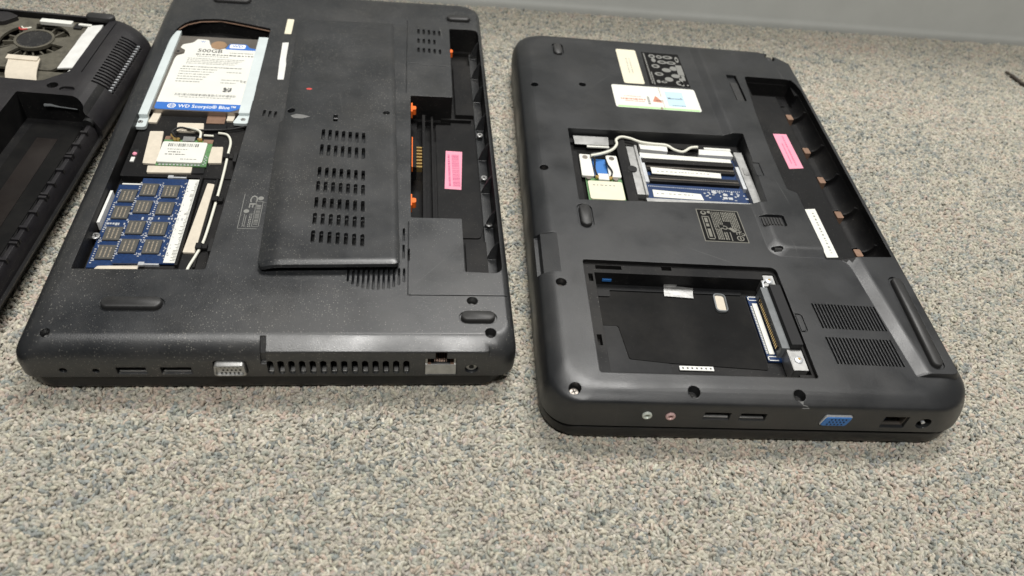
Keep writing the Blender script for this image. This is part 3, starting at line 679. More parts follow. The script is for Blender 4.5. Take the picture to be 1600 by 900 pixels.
# ports
b = MB(); b.prism_u([(0.3, 13.0), (0.4, 14.0), (2.2, 18.6), (3.4, 18.6), (3.4, 13.0)], 200.8, 217.0)
b.box(200.8, 201.9, 2.6, 12.4, 18.6, 25.4); b.box(215.9, 217.0, 2.6, 12.4, 18.6, 25.4)
pt = b.build('network_port', 'steel', LB)
b = MB(); b.box(201.9, 215.9, 10.4, 12.4, 16, 25.3); b.box(201.9, 215.9, 3.5, 10.4, 16, 17.2); b.build('inner_block', 'dark', pt)
b = MB()
for k in range(8): b.prism_u([(5.0, 17.4), (9.6, 20.0), (9.6, 20.3), (5.0, 17.7)], 205.5 + k * .9, 205.8 + k * .9)
b.build('contact_pins', 'brown', pt)
for u0, u1 in ((201.9, 203.8), (214.0, 215.9)):
    b = MB(); b.box(u0, u1, 2.4, 8, 18.7, 19.4); b.build('shield_lip', 'brown', pt)
b = MB(); tr = lambda i, z: round_poly([(94.6 + i, 15.2 + i), (95.4 + i, 23.8 - i), (109.8 - i, 23.8 - i), (110.6 - i, 15.2 + i)], 1.6)
b.stack([[(x, v, z) for x, z in tr(i, 0)] for i, v in ((0, 7), (0, -2.2), (.4, -2.6), (1.0, -2.6), (1.0, -1.6))])
vg = b.build('display_port', 'steel', LB)
b = MB()
for r_ in range(3):
    for k in range(5): b.prism_v(circ(98.4 + k * 2.05 + (r_ % 2), 17.0 + r_ * 2.3, .55, 8), -1.75, -1.5)
b.build('pin_holes', 'dark', vg)
for u0 in (48.4, 69.4):
    b = MB(); b.box(u0, u0 + 13.2, 1.4, 11, 14.2, 14.9); b.build('usb_port', 'steel', LB)
b = MB(); b.prism_v(circ(225.2, 17.6, 2.9, 18), 1.6, 6.5, 0); b.prism_v(circ(225.2, 17.6, 1.4, 14), 1.3, 1.7, 1); b.build('power_jack', ['steel', 'dark'], LB)
b = MB()
for k in range(14): b.box(121.2 + 5.28 * k, 123.4 + 5.28 * k, 1.2, 9.5, 13.9, 14.9)
b.build('heat_sink_fins', 'steel', LB)
b = MB(); b.stack([[(22.2 + x, 2.6, 17.8 + y) for x, y in circ(0, 0, r, 10)] for r in (1.4, .01)]); b.build('lint_speck', 'lint', LB)

# --- the loose bay cover lying on the laptop
CV = thing('bay_cover', 'loose black plastic bay cover with seven rows of vent slots lying on the middle laptop', 'cover', (0, 0, 0), 0)
# anchor in the laptop frame: near-left corner
cu0, cv0 = 111.2, 51.8
Wc, Lc = 75.6, 274.0
NU, NV = 26, 40
def cov_top(s, q):
    # s across 0..Wc, q along 0..Lc (0 = near)
    zt = 42.2 - 5.6 * (q / Lc) ** 0.75
    roll = 0
    if s < 11: roll += 3.0 * (1 - s / 11) ** 2 * (1 - 0.55 * q / Lc)
    if s > Wc - 4: roll += 1.2 * ((s - Wc + 4) / 4) ** 2
    if q < 4: roll += 1.0 * (1 - q / 4) ** 2
    if q > Lc - 6: roll += 0.5 * ((q - Lc + 6) / 6) ** 2
    return zt - roll
def cov_edge(q):
    # left edge steps in a little for the far half
    return 0 if q < 138 else 2.6
su = sorted(set(np.concatenate([np.linspace(0, 12, 8), np.linspace(12, Wc - 5, 12), np.linspace(Wc - 5, Wc, 6)]).tolist()))
sv = sorted(set(np.concatenate([np.linspace(0, 5, 5), np.linspace(5, 136.6, 14), np.linspace(136.6, 139.4, 3), np.linspace(139.4, Lc - 7, 12), np.linspace(Lc - 7, Lc, 5)]).tolist()))
vs = []; fs = []; nu, nv = len(su), len(sv)
CR = 3.5
for lay in (0, 1):
    for q in sv:
        e = cov_edge(q)
        cr = 0
        for s in su:
            S = e + (Wc - e) * s / Wc
            # rounded near corners
            Q = q
            if q < CR:
                dx = max(CR - S, S - (Wc - CR), 0)
                if dx > 0:
                    Q = max(q, CR - math.sqrt(max(0, CR * CR - dx * dx)))
            zt = cov_top(S, Q)
            z = zt if lay else max(zt - 2.4, 35.12)
            vs.append((S, Q, z))
idx = lambda l, j, i: l * nu * nv + j * nu + i
for j in range(nv - 1):
    for i in range(nu - 1):
        fs.append((idx(1, j, i), idx(1, j, i + 1), idx(1, j + 1, i + 1), idx(1, j + 1, i)))
        fs.append((idx(0, j, i), idx(0, j + 1, i), idx(0, j + 1, i + 1), idx(0, j, i + 1)))
for j in range(nv - 1):
    fs.append((idx(0, j, 0), idx(1, j, 0), idx(1, j + 1, 0), idx(0, j + 1, 0))); fs.append((idx(0, j, nu - 1), idx(0, j + 1, nu - 1), idx(1, j + 1, nu - 1), idx(1, j, nu - 1)))
for i in range(nu - 1):
    fs.append((idx(0, 0, i), idx(0, 0, i + 1), idx(1, 0, i + 1), idx(1, 0, i))); fs.append((idx(0, nv - 1, i), idx(1, nv - 1, i), idx(1, nv - 1, i + 1), idx(0, nv - 1, i + 1)))
th0 = R(1.9)
def to_cov(u, v):      # laptop frame -> cover frame
    du, dv = u - cu0, v - cv0
    return (du * math.cos(th0) + dv * math.sin(th0), -du * math.sin(th0) + dv * math.cos(th0))
b = MB(); b.add(vs, fs); cme = b.mesh('cover')
c = MB()
for vc in (173.2, 156.6, 133.6, 119.6, 104.2, 89.9, 74.6):
    hl = 6.0 if vc > 150 else 5.3
    for k in range(7):
        uc = 136.0 + (173.2 - vc) * 0.024 + k * (4.30 + 0.0025 * (173 - vc)) ; x, y = to_cov(uc, vc - 0.42 * k)
        c.prism(capsule(x - 1.05, x + 1.05, y - hl, y + hl, 2), 30, 50)
for u, v, r in ((113.0, 199.5, 2.6), (175.6, 201.0, 2.3)):
    x, y = to_cov(u, v); c.prism(circ(x, y, r, 16), 30, 50)
x, y = to_cov(142.4, 192.5); c.prism(rrect(x - 1.4, x + 1.4, y - 4, y + 4, .3, 2), 36.4, 50)
cme = boolean(cme, c)
o = link('cover_plate', cme, 'shellB', CV, 32); weighted(o)
ct, st = math.cos(t), math.sin(t)
CV.location = ((ox + ct * cu0 - st * cv0) * MM, (oy + st * cu0 + ct * cv0) * MM, 35.1 * MM); CV.rotation_euler = (0, 0, t + th0)
x, y = to_cov(175.6, 201.0); screw(CV, x, y, 36.2, 1.7)
b = MB(); x, y = to_cov(122.2, 226.5); b.flat(circ(x, y, 2.0, 12, 1.1), cov_top(x, y) + .06); b.build('red_smear', 'wirered', CV)
b = MB(); x, y = to_cov(116.6, 193.0)
b.add([(x + dx, y + dy, cov_top(max(0.1, x + dx), y + dy) + .08) for dx, dy in ((-3.4, .4), (-1, -2.6), (4, -3.0), (9.4, -.6), (4.6, 1.6), (0, 2.2))], [(0, 1, 2, 3, 4, 5)]); b.build('rub_mark', 'smudge', CV)
for ch in CV.children: ch.location.z = -35.1 * MM

# ------------------------------------------------------------------ right laptop: memory and drive bays emptied, battery out
ox, oy, t, WC, DC = POSE['C']
LC = thing('laptop', 'black upside-down laptop at the right with empty drive bay and stickers at its far end', 'laptop', (ox * MM, oy * MM, 0), t, 'laptops turned bottom side up')
ZM = 34.0; ZS = 36.6
rc = (17, 25, 7, 20)
def extc(n, l, r, f): return (l, WC - r, n, DC - f)
shell = loft_shell([(10.2, extc(5, 4, 5, 4), [r - 2 for r in rc]), (10.6, extc(2.2, 1.6, 2, 2), rc), (12, extc(1.0, 0.2, 0, 0), rc), (19, extc(1.6, 0, 1.0, 0), rc),
                    (24, extc(1.8, 0.5, 2.8, 0.6), rc), (28.6, extc(2.1, 2.0, 5.0, 1.8), rc), (30.2, extc(2.6, 3.2, 6.6, 2.8), rc), (31.2, extc(3.5, 4.4, 8.0, 3.8), rc), (32.4, extc(5.8, 6.6, 10.0, 5.6), rc),
                    (33.3, extc(8.4, 9.0, 11.8, 7.4), rc), (33.8, extc(10.8, 11.0, 13.0, 9.2), rc), (ZM, extc(14.0, 13.4, 15, 11.5), rc)])
# raised hinge and battery side, with soft sloping shoulder
def strip_poly(i):
    pts = [(203.5 + i, 21.6 + i * .1), (229.2 - i * .25, 21.6 + i * .1), (229.2 - i * .25, 344.5), (224.5, 344.5 - i * .2), (224.5 - i * .2, 357.5 - i * .5), (146.5 + i, 357.5 - i * .5), (146.5 + i, 111 + i), (195.5 + i, 111 + i)]
    return round_poly(pts, [2, 4, 3, 2, 5, 1, 9, 9], 5)
c = MB(); c.stack([[(x, y, z) for x, y in strip_poly(i)] for i, z in ((-1.2, 29), (-0.6, ZM - 0.4), (0.6, ZM + .15), (2.6, ZM + 0.9), (5.4, ZM + 2.1), (6.6, ZS - .12), (8.4, ZS))])
shell = boolean(shell, c, 'UNION')
c = MB()
HB = rrect(28.6, 147.0, 18.8, 101.2, (1.5, 1.5, 3.5, 1.5), 3)
RB = round_poly([(32.4, 155.4), (157.8, 160.2), (161.0, 236.0), (32.6, 232.8)], 1.2)
c.prism(HB, 31.2, 60); c.prism(RB, 24.6, 60)
bat = round_poly([(182.2, 110.4), (225.2, 112.6), (225.4, 300), (222.6, 315.0), (182.8, 315.0), (178.4, 265), (176.0, 214), (175.8, 174.0), (181.6, 171.2)], [1.5, 1, 1, 7, 3, 2, 2, 2, 2])
c.prism(bat, 31.5, 60)
SC = ((12.6, 286.1, 2.8), (49.5, 290.6, 2.7), (12.2, 186.4, 2.9), (14.2, 82.0, 3.1), (14.8, 9.4, 3.2), (76.6, 8.6, 3.3), (133.2, 8.0, 3.3))
for u, v, r in SC: c.prism(circ(u, v, r, 20), 28.0, 60)
c.prism(capsule(30.0, 39.6, 128.8, 151.6), 33.1, 60)          # foot seats
c.prism(capsule(30.4, 39.4, 331.0, 349.6), 32.6, 60)
c.prism(rot2(capsule(213.4, 222.6, 25.0, 95.2), -1.6, (218, 60)), 35.5, 60)
c.prism(rrect(148.6, 164.8, 136.8, 147.4, 1.5, 3), 34.4, 60)   # slide latch pocket
c.prism(rot2(rrect(167.6, 175.6, 279.0, 315.6, 1.2, 3), 0, (173, 297)), 34.0, 60)
c.prism(capsule(148.8, 156.0, 115.6, 118.6, 4), 33.0, 60)
c.prism(rrect(158.2, 163.6, 187.6, 202.0, .6, 2), 35.9, 60); c.prism(rrect(147.6, 151.8, 51.0, 64.6, (.2, 2, 2, .2), 3), 33.2, 60)
c.prism(rot2(capsule(209.6, 217.0, 342.0, 352.5), 10, (213, 347)), 33.5, 60)
c.prism([(209, 358), (210.5, 353.6), (219.5, 347.4), (226.5, 340.6), (262, 337), (262, 400), (209, 400)], 12.5, 60)
c.prism_v([(-4, 28.0), (4.2, 28.0), (5.2, 31.6), (15.0, 33.95), (15.0, 60), (-4, 60)], 90.5, 123.5)
shell = boolean(shell, c)
c = MB(); c.prism_v([(215.2 + 10.0 * math.cos(R(a)), 31.6 + 11.6 * math.sin(R(a))) for a in range(180, 361, 10)] + [(225.2, 40), (205.2, 40)], 113.6, 300.0); c.box(186, 222, 296, 314.2, 21, 60); c.box(35.2, 138.6, 21.4, 93.6, 21.0, 60); c.box(138.5, 145.6, 23.0, 98.0, 21.6, 60)
for u0, v0, v1 in ((31.4, 86.5, 92.5), (30.8, 39, 46.5)): c.box(u0, u0 + 2.6, v0, v1, 27, 60)
c.box(76.5, 82.5, 97.5, 100.8, 27.5, 60); c.box(82.5, 88.5, 19.4, 21.8, 28, 60)
# fan grille: two fields of fine diagonal slots
for v0, v1 in ((54.3, 73.0), (29.0, 47.8)):
    for k in range(20):
        u = 161.3 + k * 1.98
        a = (v1 - v0) / 2; vm = (v0 + v1) / 2
        c.prism([(u + .4 - .55, v0 - 0.04 * k), (u + .4 + .5, v0 - 0.04 * k), (u - .4 + .5, v1 - 0.04 * k), (u - .4 - .55, v1 - 0.04 * k)], 31.6, 60)
# ports in the near wall
c.prism_v(circ(53.4, 21.6, 2.7, 18), -4, 12); c.prism_v(circ(65.9, 21.2, 2.7, 18), -4, 12)
c.prism_v(rrect(83.6, 97.8, 18.8, 24.8, .3, 2), -4, 14); c.prism_v(rrect(103.0, 117.2, 18.6, 24.6, .3, 2), -4, 14)
c.prism_v(round_poly([(147.4, 16.2), (148.8, 25.4), (164.4, 25.4), (163.2, 16.2)], 1.8), -4, 11)
c.prism_v(rrect(182.6, 196.4, 15.4, 24.6, .3, 2), -4, 15)
c.prism_v(circ(206.4, 19.4, 4.2, 22), -4, 13)
c.box(36.4, 52, 96.5, 99.6, 26, 33)
shell = boolean(shell, c)
o = link('bottom_shell', shell, 'shellC', LC, 30); paint_bay_shade(o, [(28, 147.5, 18.4, 101.6), (32, 162, 155, 236.5)], 33.2); paint_bay_shade(o, [(175, 227, 110.0, 318)], 35.6); weighted(o)
lid = lid_slab(1.0, WC - 4, 1.2, DC - 2, (19, 22, 10, 20), 0.0, 9.4)
o = link('display_lid', lid, 'lid', LC); weighted(o)
b = MB(); b.stack([[(x, y, z) for x, y in rrect(2.6, WC - 5, 2.6, DC - 4, (18, 22, 9, 20), 8)] for z in (9.2, 10.4)]); b.build('hinge_gasket', 'dark', LC)
# feet, screws
foot(LC, lambda i: capsule(31.2 + i, 38.4 - i, 130.4 + i, 150.0 - i), 33.2, 2.6)
foot(LC, lambda i: capsule(31.6 + i, 38.2 - i, 332.6 + i, 348.4 - i), 32.8, 2.2)
foot(LC, lambda i: rot2(capsule(215.0 + i, 221.2 - i, 26.8 + i, 93.6 - i), -1.6, (218, 60)), 35.6, 3.0)
foot(LC, lambda i: rot2(capsule(211.0 + i, 216.0 - i, 343.4 + i, 351.2 - i), 10, (213, 347)), 33.6, 1.8)
for u, v, r in SC[2:5]: screw(LC, u, v, 29.2, r - .6, 'driveplate')
for u, v, r in SC[5:]: screw(LC, u, v, 28.4, r - .8, 'rubber')
b = MB(); b.prism(rrect(150.0, 163.4, 138.2, 146.0, .8, 2), 34.4, 35.3)
sl = b.build('slide_latch', 'rubber', LC)
for k in range(6):
    b = MB(); b.box(151.4 + k * 2, 152.3 + k * 2, 138.8, 145.4, 35.3, 36.0); b.build('ridge', 'rubber', sl)
b = MB(); b.prism(rrect(168.8, 174.6, 280.4, 306, .8, 2), 34.0, 35.6); b.build('slide_latch', 'rubber', LC)
b = MB(); b.box(158.7, 163.1, 188.2, 201.4, 35.9, 36.35); b.build('cover_tab', 'shellC', LC)
b = MB(); b.prism(rrect(148.0, 151.2, 51.8, 63.8, (.2, 1.6, 1.6, .2), 3), 33.2, 34.0); b.build('cover_tab', 'shellC', LC)
b = MB(); b.prism_u([(114.8, 35.2), (116.2, 34.6), (117.4, 35.6), (116.0, 36.4)], 150.2, 154.8); b.build('lock_tab', 'rubber', LC)
# stickers at the far end
z = ZM + .12
b = MB(); b.prism(rrect(83.0, 99.2, 297.0, 347.4, 1.6, 3), ZM - .1, z, 0)
for k in range(2): fineprint_v(b, 312, 334, 89.6 + 2.6 * k, z + .03, .8, 1, 90 + k, 1.2)
b.build('sticker', ['cream', 'inkfaint'], LC)
b = MB(); b.prism(rrect(72.0, 137.4, 263.6, 293.8, 2.0, 4), ZM - .1, z, 0)
b.bar(73.5, 136, 263.9, 266.2, z + .02, 1); b.bar(112.8, 126.6, 268.4, 288.6, z + .02, 2)
b.text('Microsoft', 113.8, 279.2, z + .05, 3.6, 0, 3, width=11.6)
fineprint(b, 77.0, 96.0, 275.2, z + .03, 2.0, 4, 21, .6); fineprint(b, 80, 95, 272.6, z + .03, .8, 4, 22); fineprint(b, 80, 93, 279, z + .03, .7, 4, 28)
fineprint_v(b, 269.5, 280, 98.4, z + .03, 1.8, 5, 23, .4)
b.flat([(101.4, 273.4), (109.0, 272.6), (106.6, 278.2), (104.4, 281.4), (102.8, 277.4)], z + .03, 4); fineprint(b, 104, 110, 275.2, z + .05, 1.6, 6, 24)
b.bar(108.8, 109.15, 281.0, 293.2, z + .03, 6); b.bar(109.2, 109.5, 264.5, 273.2, z + .03, 6); b.flat([(105.5, 264), (108.0, 264), (107.0, 267.4)], z + .04, 6)
fineprint(b, 116, 126, 270.0, z + .05, .9, 3, 25)
b.build('licence_sticker', ['paper', 'greenpale', 'bluepale', 'ink', 'inkred', 'inkfaint', 'brown'], LC)
# approval marks printed on the case
b = MB(); zb = ZM + .06
b.flat([(103.0, 296.4), (135.6, 296.4), (134.8, 345.6), (104.0, 345.6)], zb, 0); zb += .05
fineprint_v(b, 299, 344, 105.8, zb, 1.0, 1, 31, .3); fineprint_v(b, 298, 316, 107.4, zb, 1.0, 1, 32, .3)
r_ = random.Random(4)
for (u, v, a, d) in ((112, 340, 2.8, 2.8), (118, 339.6, 2.5, 2.6), (125, 339.8, 4.2, 2.4), (112.4, 334, 1.8, 3), (119, 331.8, 3.8, 2.6), (126.4, 331.4, 4.0, 2.4), (112.6, 325, 3.4, 2.8), (120.6, 320, 3.8, 3.0), (126.8, 323, 3.0, 3.2), (113.4, 313.5, 3.6, 2.6), (126.6, 312.0, 3.6, 2.8), (120.2, 306.5, 3.4, 3.2), (128.0, 302, 3.0, 3.4), (111.2, 302.5, 1.5, 2.2), (115.6, 302.2, 2.4, 1.6), (132.2, 337, 1.5, 4.4)):
    b.flat(circ(u, v, a, 14, d), zb, 1); b.flat(circ(u + r_.uniform(-.3, .3), v, a * .55, 10, d * .42), zb + .03, 0 if r_.random() < .55 else 1)
b.bar(129.2, 134.2, 313.5, 328.5, zb, 1); b.bar(131.0, 133.6, 306, 313, zb, 1); b.bar(128.6, 131, 298, 309, zb, 1); b.flat(circ(134.0, 299.6, .9, 10), zb, 1)
b.build('approval_marks', ['emboss', 'embossink'], LC)
b = MB(); zb = ZM + .05
b.flat([(107.8, 121.9), (136.4, 121.9), (136.0, 151.6), (108.0, 152.2)], zb, 1); b.flat([(108.4, 122.5), (135.8, 122.5), (135.4, 151.0), (108.6, 151.6)], zb + .04, 0); zb += .08
for q in ((110.4, 115.4, 124.0, 124.8), (110.4, 115.4, 144.6, 145.4), (110.4, 111.0, 124, 145), (114.8, 115.4, 124, 145)): b.bar(*q, zb, 1)
for v0, v1 in ((139.5, 143.8), (135.6, 138.4), (126.2, 133.6)): b.bar(111.8, 113.8, v0, v1, zb, 1)
b.flat(circ(112.4, 148.6, 1.9, 14), zb, 1); b.flat(circ(112.4, 149.0, 1.0, 12), zb + .03, 0); b.flat(circ(116.2, 149.4, 1.3, 12), zb, 1)
for k in range(6): fineprint_v(b, 134 + (k % 3), 150, 117.2 + 1.1 * k, zb, .65, 1, 100 + k, .35)
for k in range(9): fineprint_v(b, 140 - 1.2 * k if k > 3 else 141, 150.2, 124.2 + 1.15 * k, zb, .75, 1, 120 + k, .3)
for k in range(4): fineprint_v(b, 124, 134, 117.4 + 1.1 * k, zb, .7, 1, 140 + k, .3)
fineprint_v(b, 124, 131, 122.4, zb, 1.0, 1, 150, .2); fineprint_v(b, 124, 131, 123.8, zb, .8, 1, 151, .2); b.bar(125.6, 126.2, 123, 131, zb, 1)
b.flat(circ(121.4, 136.2, 2.1, 16), zb, 1); b.flat(circ(121.4, 136.2, 1.4, 14), zb + .03, 0); b.flat(circ(123.6, 135.2, 1.8, 16), zb + .01, 1); b.flat(circ(123.6, 135.2, 1.1, 14), zb + .04, 0)
b.add([(x, y, zb) for x, y in [(125.2, 134.5), (127.4, 135.6), (129.2, 134.6), (130.4, 131.4), (128.2, 131.2), (127.0, 133.0)]], [(0, 1, 2, 3, 4, 5)], 1)
b.text('CE', 131.6, 136.4, zb, 5.6, -90, 1, width=7.4)
b.flat(circ(131.6, 125.8, 2.4, 18), zb, 1); b.flat(circ(131.6, 125.8, 1.7, 16), zb + .03, 0); b.bar(131.2, 132.0, 124.6, 127, zb + .05, 1); b.flat(circ(134.2, 129.4, 1.3, 12), zb, 1); b.flat(circ(134.2, 129.4, .6, 10), zb + .03, 0)
b.build('rating_plate', ['emboss', 'plateink'], LC)
# --- empty drive bay
b = MB(); b.prism(round_poly([(45, 88), (45, 83), (36.4, 83), (36.4, 61.5), (47, 61.5), (50, 38), (70, 36), (128, 33), (128, 88)], 1.5, 3), 21.0, 21.5); b.build('insulating_film', 'film', LC)
b = MB(); b.prism(round_poly([(35.6, 93), (127, 93), (126, 88.6), (45.4, 88.6), (45.4, 83.6), (35.6, 83.6)], .6, 2), 21.0, 21.9); b.prism(round_poly([(35.6, 61), (46.4, 61), (49.4, 37.4), (72, 35.2), (72, 24.6), (35.6, 24.6)], 1.2, 3), 21.0, 21.8); b.build('bay_floor_pad', 'greyfilm', LC)
b = MB(); b.add([(78.0, 85.2, 22.3), (95.6, 84.2, 22.3), (97.0, 92.4, 22.5), (79.0, 93.2, 22.6), (79.4, 94.2, 24.6), (87.6, 94.1, 24.8), (79.8, 94.5, 29.4), (89.0, 94.3, 29.8), (86.6, 93.2, 22.6), (78.2, 88, 22.5), (95.9, 87.6, 22.2)],
      [(0, 1, 10, 9), (9, 10, 2, 8, 3), (3, 8, 5, 4), (4, 5, 7, 6)]); o = b.build('foil_tape', 'foil', LC, 20)
md = o.modifiers.new('t', 'SOLIDIFY'); md.thickness = .0002
b = MB(); b.stack([[(x, y, z) for x, y in rot2(rrect(107.6 + i, 115.2 - i, 74.2 + i, 88.4 - i, 2.6 - i, 4), -3, (111, 81))] for i, z in ((0, 21.2), (0, 23.0), (.8, 23.2), (1.0, 22.0))], 0, False)
b.flat(rot2(rrect(108.4, 114.4, 75, 87.6, 2, 4), -3, (111, 81)), 22.0, 1); b.build('window_slot', ['greyplastic', 'tapecream'], LC)
b = MB(); b.box(76.8, 96.0, 31.0, 33.8, 21.5, 22.0, 0)
for k in range(7): b.bar(78.2 + k * 2.6, 79.2 + k * 2.6, 31.8, 33.0, 22.03, 1)
b.build('barcode_label', ['tapewhite', 'ink'], LC)
b = MB(); b.box(129.0, 137.0, 38.6, 87.6, 21.2, 22.4, 0); b.box(130.4, 133.4, 43, 81, 22.4, 23.4, 1)
for v0 in (38.9, 84.0): b.box(129.3, 135.2, v0, v0 + .5, 22.4, 22.55, 1); b.box(129.3, 135.2, v0 + 2.7, v0 + 3.2, 22.4, 22.55, 1); b.box(129.3, 129.8, v0, v0 + 3.2, 22.4, 22.55, 1)
for k in range(30): b.box(129.3, 130.3, 44 + k * 1.2, 44.6 + k * 1.2, 22.4, 22.6, 1)
b.build('flex_board', ['pcb', 'paper'], LC)
b = MB(); b.box(134.4, 138.8, 41, 87.0, 22.4, 31.2, 0)
dc = b.build('drive_connector', 'greyplastic', LC)
b = MB(); b.box(133.7, 134.4, 44, 60, 25.4, 28.6); b.box(133.7, 134.4, 62, 82, 25.4, 28.6); b.build('contact_slot', 'dark', dc)
b = MB()
for k in range(22): b.box(133.5, 133.8, 44.8 + k * 1.66, 45.4 + k * 1.66, 25.8, 28.2)
b.build('contact_pins', 'gold', dc)
b = MB(); b.prism([(138.9, 41.2), (145.4, 41.4), (145.2, 86.6), (138.7, 86.8)], 22, 34.4); b.build('foam_block', 'foam', LC)
for v0, v1 in ((88.6, 97.6), (26.4, 40.6)):
    b = MB(); b.box(137.4, 145.2, v0, v1, 29.6, 30.6); b.box(137.0, 138.0, v0, v1, 21.7, 30.4); b.box(137.2, 145, v0, v0 + 1, 22, 30.2); mb = b.build('mounting_bracket', 'steel', LC)
    b = MB(); b.stack([[(x, y, z) for x, y in circ(141.6, (v0 + v1) / 2, r, 16)] for r, z in ((2.5, 30.5), (2.4, 31.2), (1.4, 31.7))]); b.prism(circ(141.6, (v0 + v1) / 2, .8, 10), 31.6, 31.8, 1); b.build('screw', ['solder', 'gold'], mb)
b = MB(); b.tube(spline([(136.4, 86.6, 31.2), (136.8, 90.5, 31.8), (139.4, 92.2, 31.6)]), .55, 6); b.build('wire_loop', 'solder', LC)
b = MB(); b.box(41, 46.5, 93.0, 95.6, 24.4, 26.2); b.build('circuit_edge', 'bluevga', LC)
# --- memory bay
b = MB(); b.box(33.2, 72.0, 156.6, 231.6, 24.7, 25.0); b.build('bay_floor_film', 'film', LC)
b = MB(); b.box(66.8, 73.6, 158, 231, 24.9, 29.2); b.prism(circ(74.6, 196.5, 3.3, 18), 25, 29.4, 1); b.box(33.0, 38.0, 157, 214, 24.9, 28.4, 0); b.box(33, 158, 226, 231.8, 24.8, 27.0, 0); b.build('bay_frame', ['inner', 'dark'], LC)
b = MB(); b.prism([(37.4, 221.4), (61.6, 221.8), (62.4, 231.6), (37.0, 231.2)], 28.4, 29.0); b.build('shield_plate', 'steel', LC)
b = MB(); b.prism([(46, 219.8), (61.8, 220.2), (61.8, 222.0), (46, 221.6)], 27.4, 28.3); b.build('white_pad', 'paper', LC)
b = MB(); b.box(41.0, 65.8, 160.4, 186.0, 26.6, 27.6)
wc = b.build('wireless_card', 'pcbgreen', LC)
b = MB(); b.prism(rrect(42.0, 65.2, 163.4, 182.0, 1.4, 3), 27.6, 28.6); fineprint(b, 45, 60, 177.6, 28.63, 1.0, 1, 33, 1.0); b.build('label', ['cream', 'inkfaint'], wc)
for u0, u1 in ((38.6, 48.0), (57.2, 66.4)):
    b = MB(); b.prism(round_poly([(u0, 186.2), (u0 + 8.4, 186.2), (u0 + 8.0, 209.6), (u0 + .4, 209.8)], 1), 27.7, 29.2); q = b.build('card_clip', 'paper', wc)
    b = MB(); b.prism(circ(u0 + 4.2, 206.4, 1.9, 14), 29.1, 29.5); b.prism(circ(u0 + 4.2, 184.6, 1.8, 14), 28.4, 29.0); b.build('screw', 'driveplate', wc)
b = MB(); b.box(48, 57.4, 186.4, 208, 25.2, 27.0); b.build('circuit_board', 'bluevga', LC)
b = MB(); b.box(49.8, 57.0, 183.2, 189.6, 27.7, 29.0); b.build('shield', 'tapewhite', wc)
b = MB(); b.prism(circ(48.6, 185.4, 1.3, 10), 28.5, 30.2); b.prism(circ(58.0, 184.8, 1.3, 10), 28.5, 30.2); b.build('antenna_plug', 'gold', wc)
b = MB(); b.tube(spline([(48.6, 186, 30), (47.8, 193, 30.4), (49, 203, 30.4), (47, 207.6, 30.8), (55, 210.6, 31), (63, 216.6, 31), (66.4, 221.8, 31)]), .7, 7); b.build('antenna_cable', 'wireblack', LC)
b = MB(); b.tube(spline([(46.5, 206.0, 31), (54, 208.6, 31.2), (62.4, 213.8, 31.2), (66.6, 220.4, 31.2), (67.2, 226.4, 31), (71.6, 230.6, 30.6), (78, 230.0, 30.2), (85, 227.4, 29.6), (94, 226.6, 29.2), (104, 226.2, 29), (109, 221.4, 29), (115, 219.6, 29), (121.5, 224.6, 29.2), (127, 226.0, 29.2)]), 1.0, 8); b.build('antenna_cable', 'wirewhite', LC)
b = MB(); b.tube(spline([(58.0, 185.4, 30), (59.6, 191, 30), (57.4, 198, 30.2), (56.6, 204, 30.4)]), .6, 7); b.build('antenna_cable', 'wireblack', LC)
b = MB(); b.box(74.2, 79.6, 170.4, 222.6, 24.9, 28.6, 0); b.box(79.6, 81.2, 168.6, 222.6, 24.9, 30.2, 0); b.build('metal_rail', 'steel', LC)
b = MB(); b.box(79.8, 152.6, 163.6, 167.6, 24.9, 28.2); b.box(152.6, 158.4, 164.4, 222, 24.9, 29.6); b.build('metal_rail', 'steel', LC)
b = MB(); b.prism(rrect(154.0, 157.6, 196, 204, .6, 2), 29.6, 30.2); b.build('foil_tape', 'foil', LC)
b = MB(); b.prism([(84.5, 221), (104, 219.6), (104.6, 227.4), (84.0, 228.0)], 25, 28.4); b.build('film_flap', 'tapewhite', LC)
b = MB(); b.prism([(126.6, 218.6), (152.0, 218.8), (151.2, 225), (128.0, 224.8)], 25, 28.2); b.build('film_flap', 'tapewhite', LC)
b = MB(); b.box(132, 151.6, 225, 227.0, 27, 28.6); b.build('white_pad', 'paper', LC)
b = MB(); b.box(81.6, 152.4, 169.6, 218.0, 24.7, 25.3); mbd = b.build('circuit_board', 'pcb', LC)
b = MB(); b.box(82.8, 149.0, 205.0, 209.6, 25.3, 29.2, 0); b.box(84.6, 149, 199.4, 205, 25.3, 27.2, 0); sk = b.build('memory_socket', 'inner', LC)
b = MB(); b.box(86.0, 148.4, 202.0, 202.8, 27.2, 27.7); b.build('contact_row', 'driveplate', sk)
b = MB(); b.box(84.6, 149, 186.2, 192.4, 25.3, 27.8, 0); sk2 = b.build('memory_socket', 'inner', LC)
b = MB(); b.box(86.0, 148.4, 188.4, 189.2, 27.8, 28.2); b.build('contact_row', 'driveplate', sk2)
b = MB(); b.prism([(82.8, 210.8), (148.4, 208.6), (148.8, 214.6), (82.9, 216.6)], 27.9, 28.4); b.build('white_strip', 'paper', mbd)
b = MB(); b.prism([(88.2, 193.8), (137, 192.6), (137.6, 198.0), (88.2, 200.8)], 27.9, 28.4); fineprint(b, 92, 130, 196.4, 28.43, .8, 1, 35, 1.2); b.build('white_strip', ['paper', 'inkfaint'], mbd)
b = MB(); b.box(81.8, 149.8, 168.2, 183.6, 25.3, 27.3); b.build('circuit_board', 'pcb', mbd)
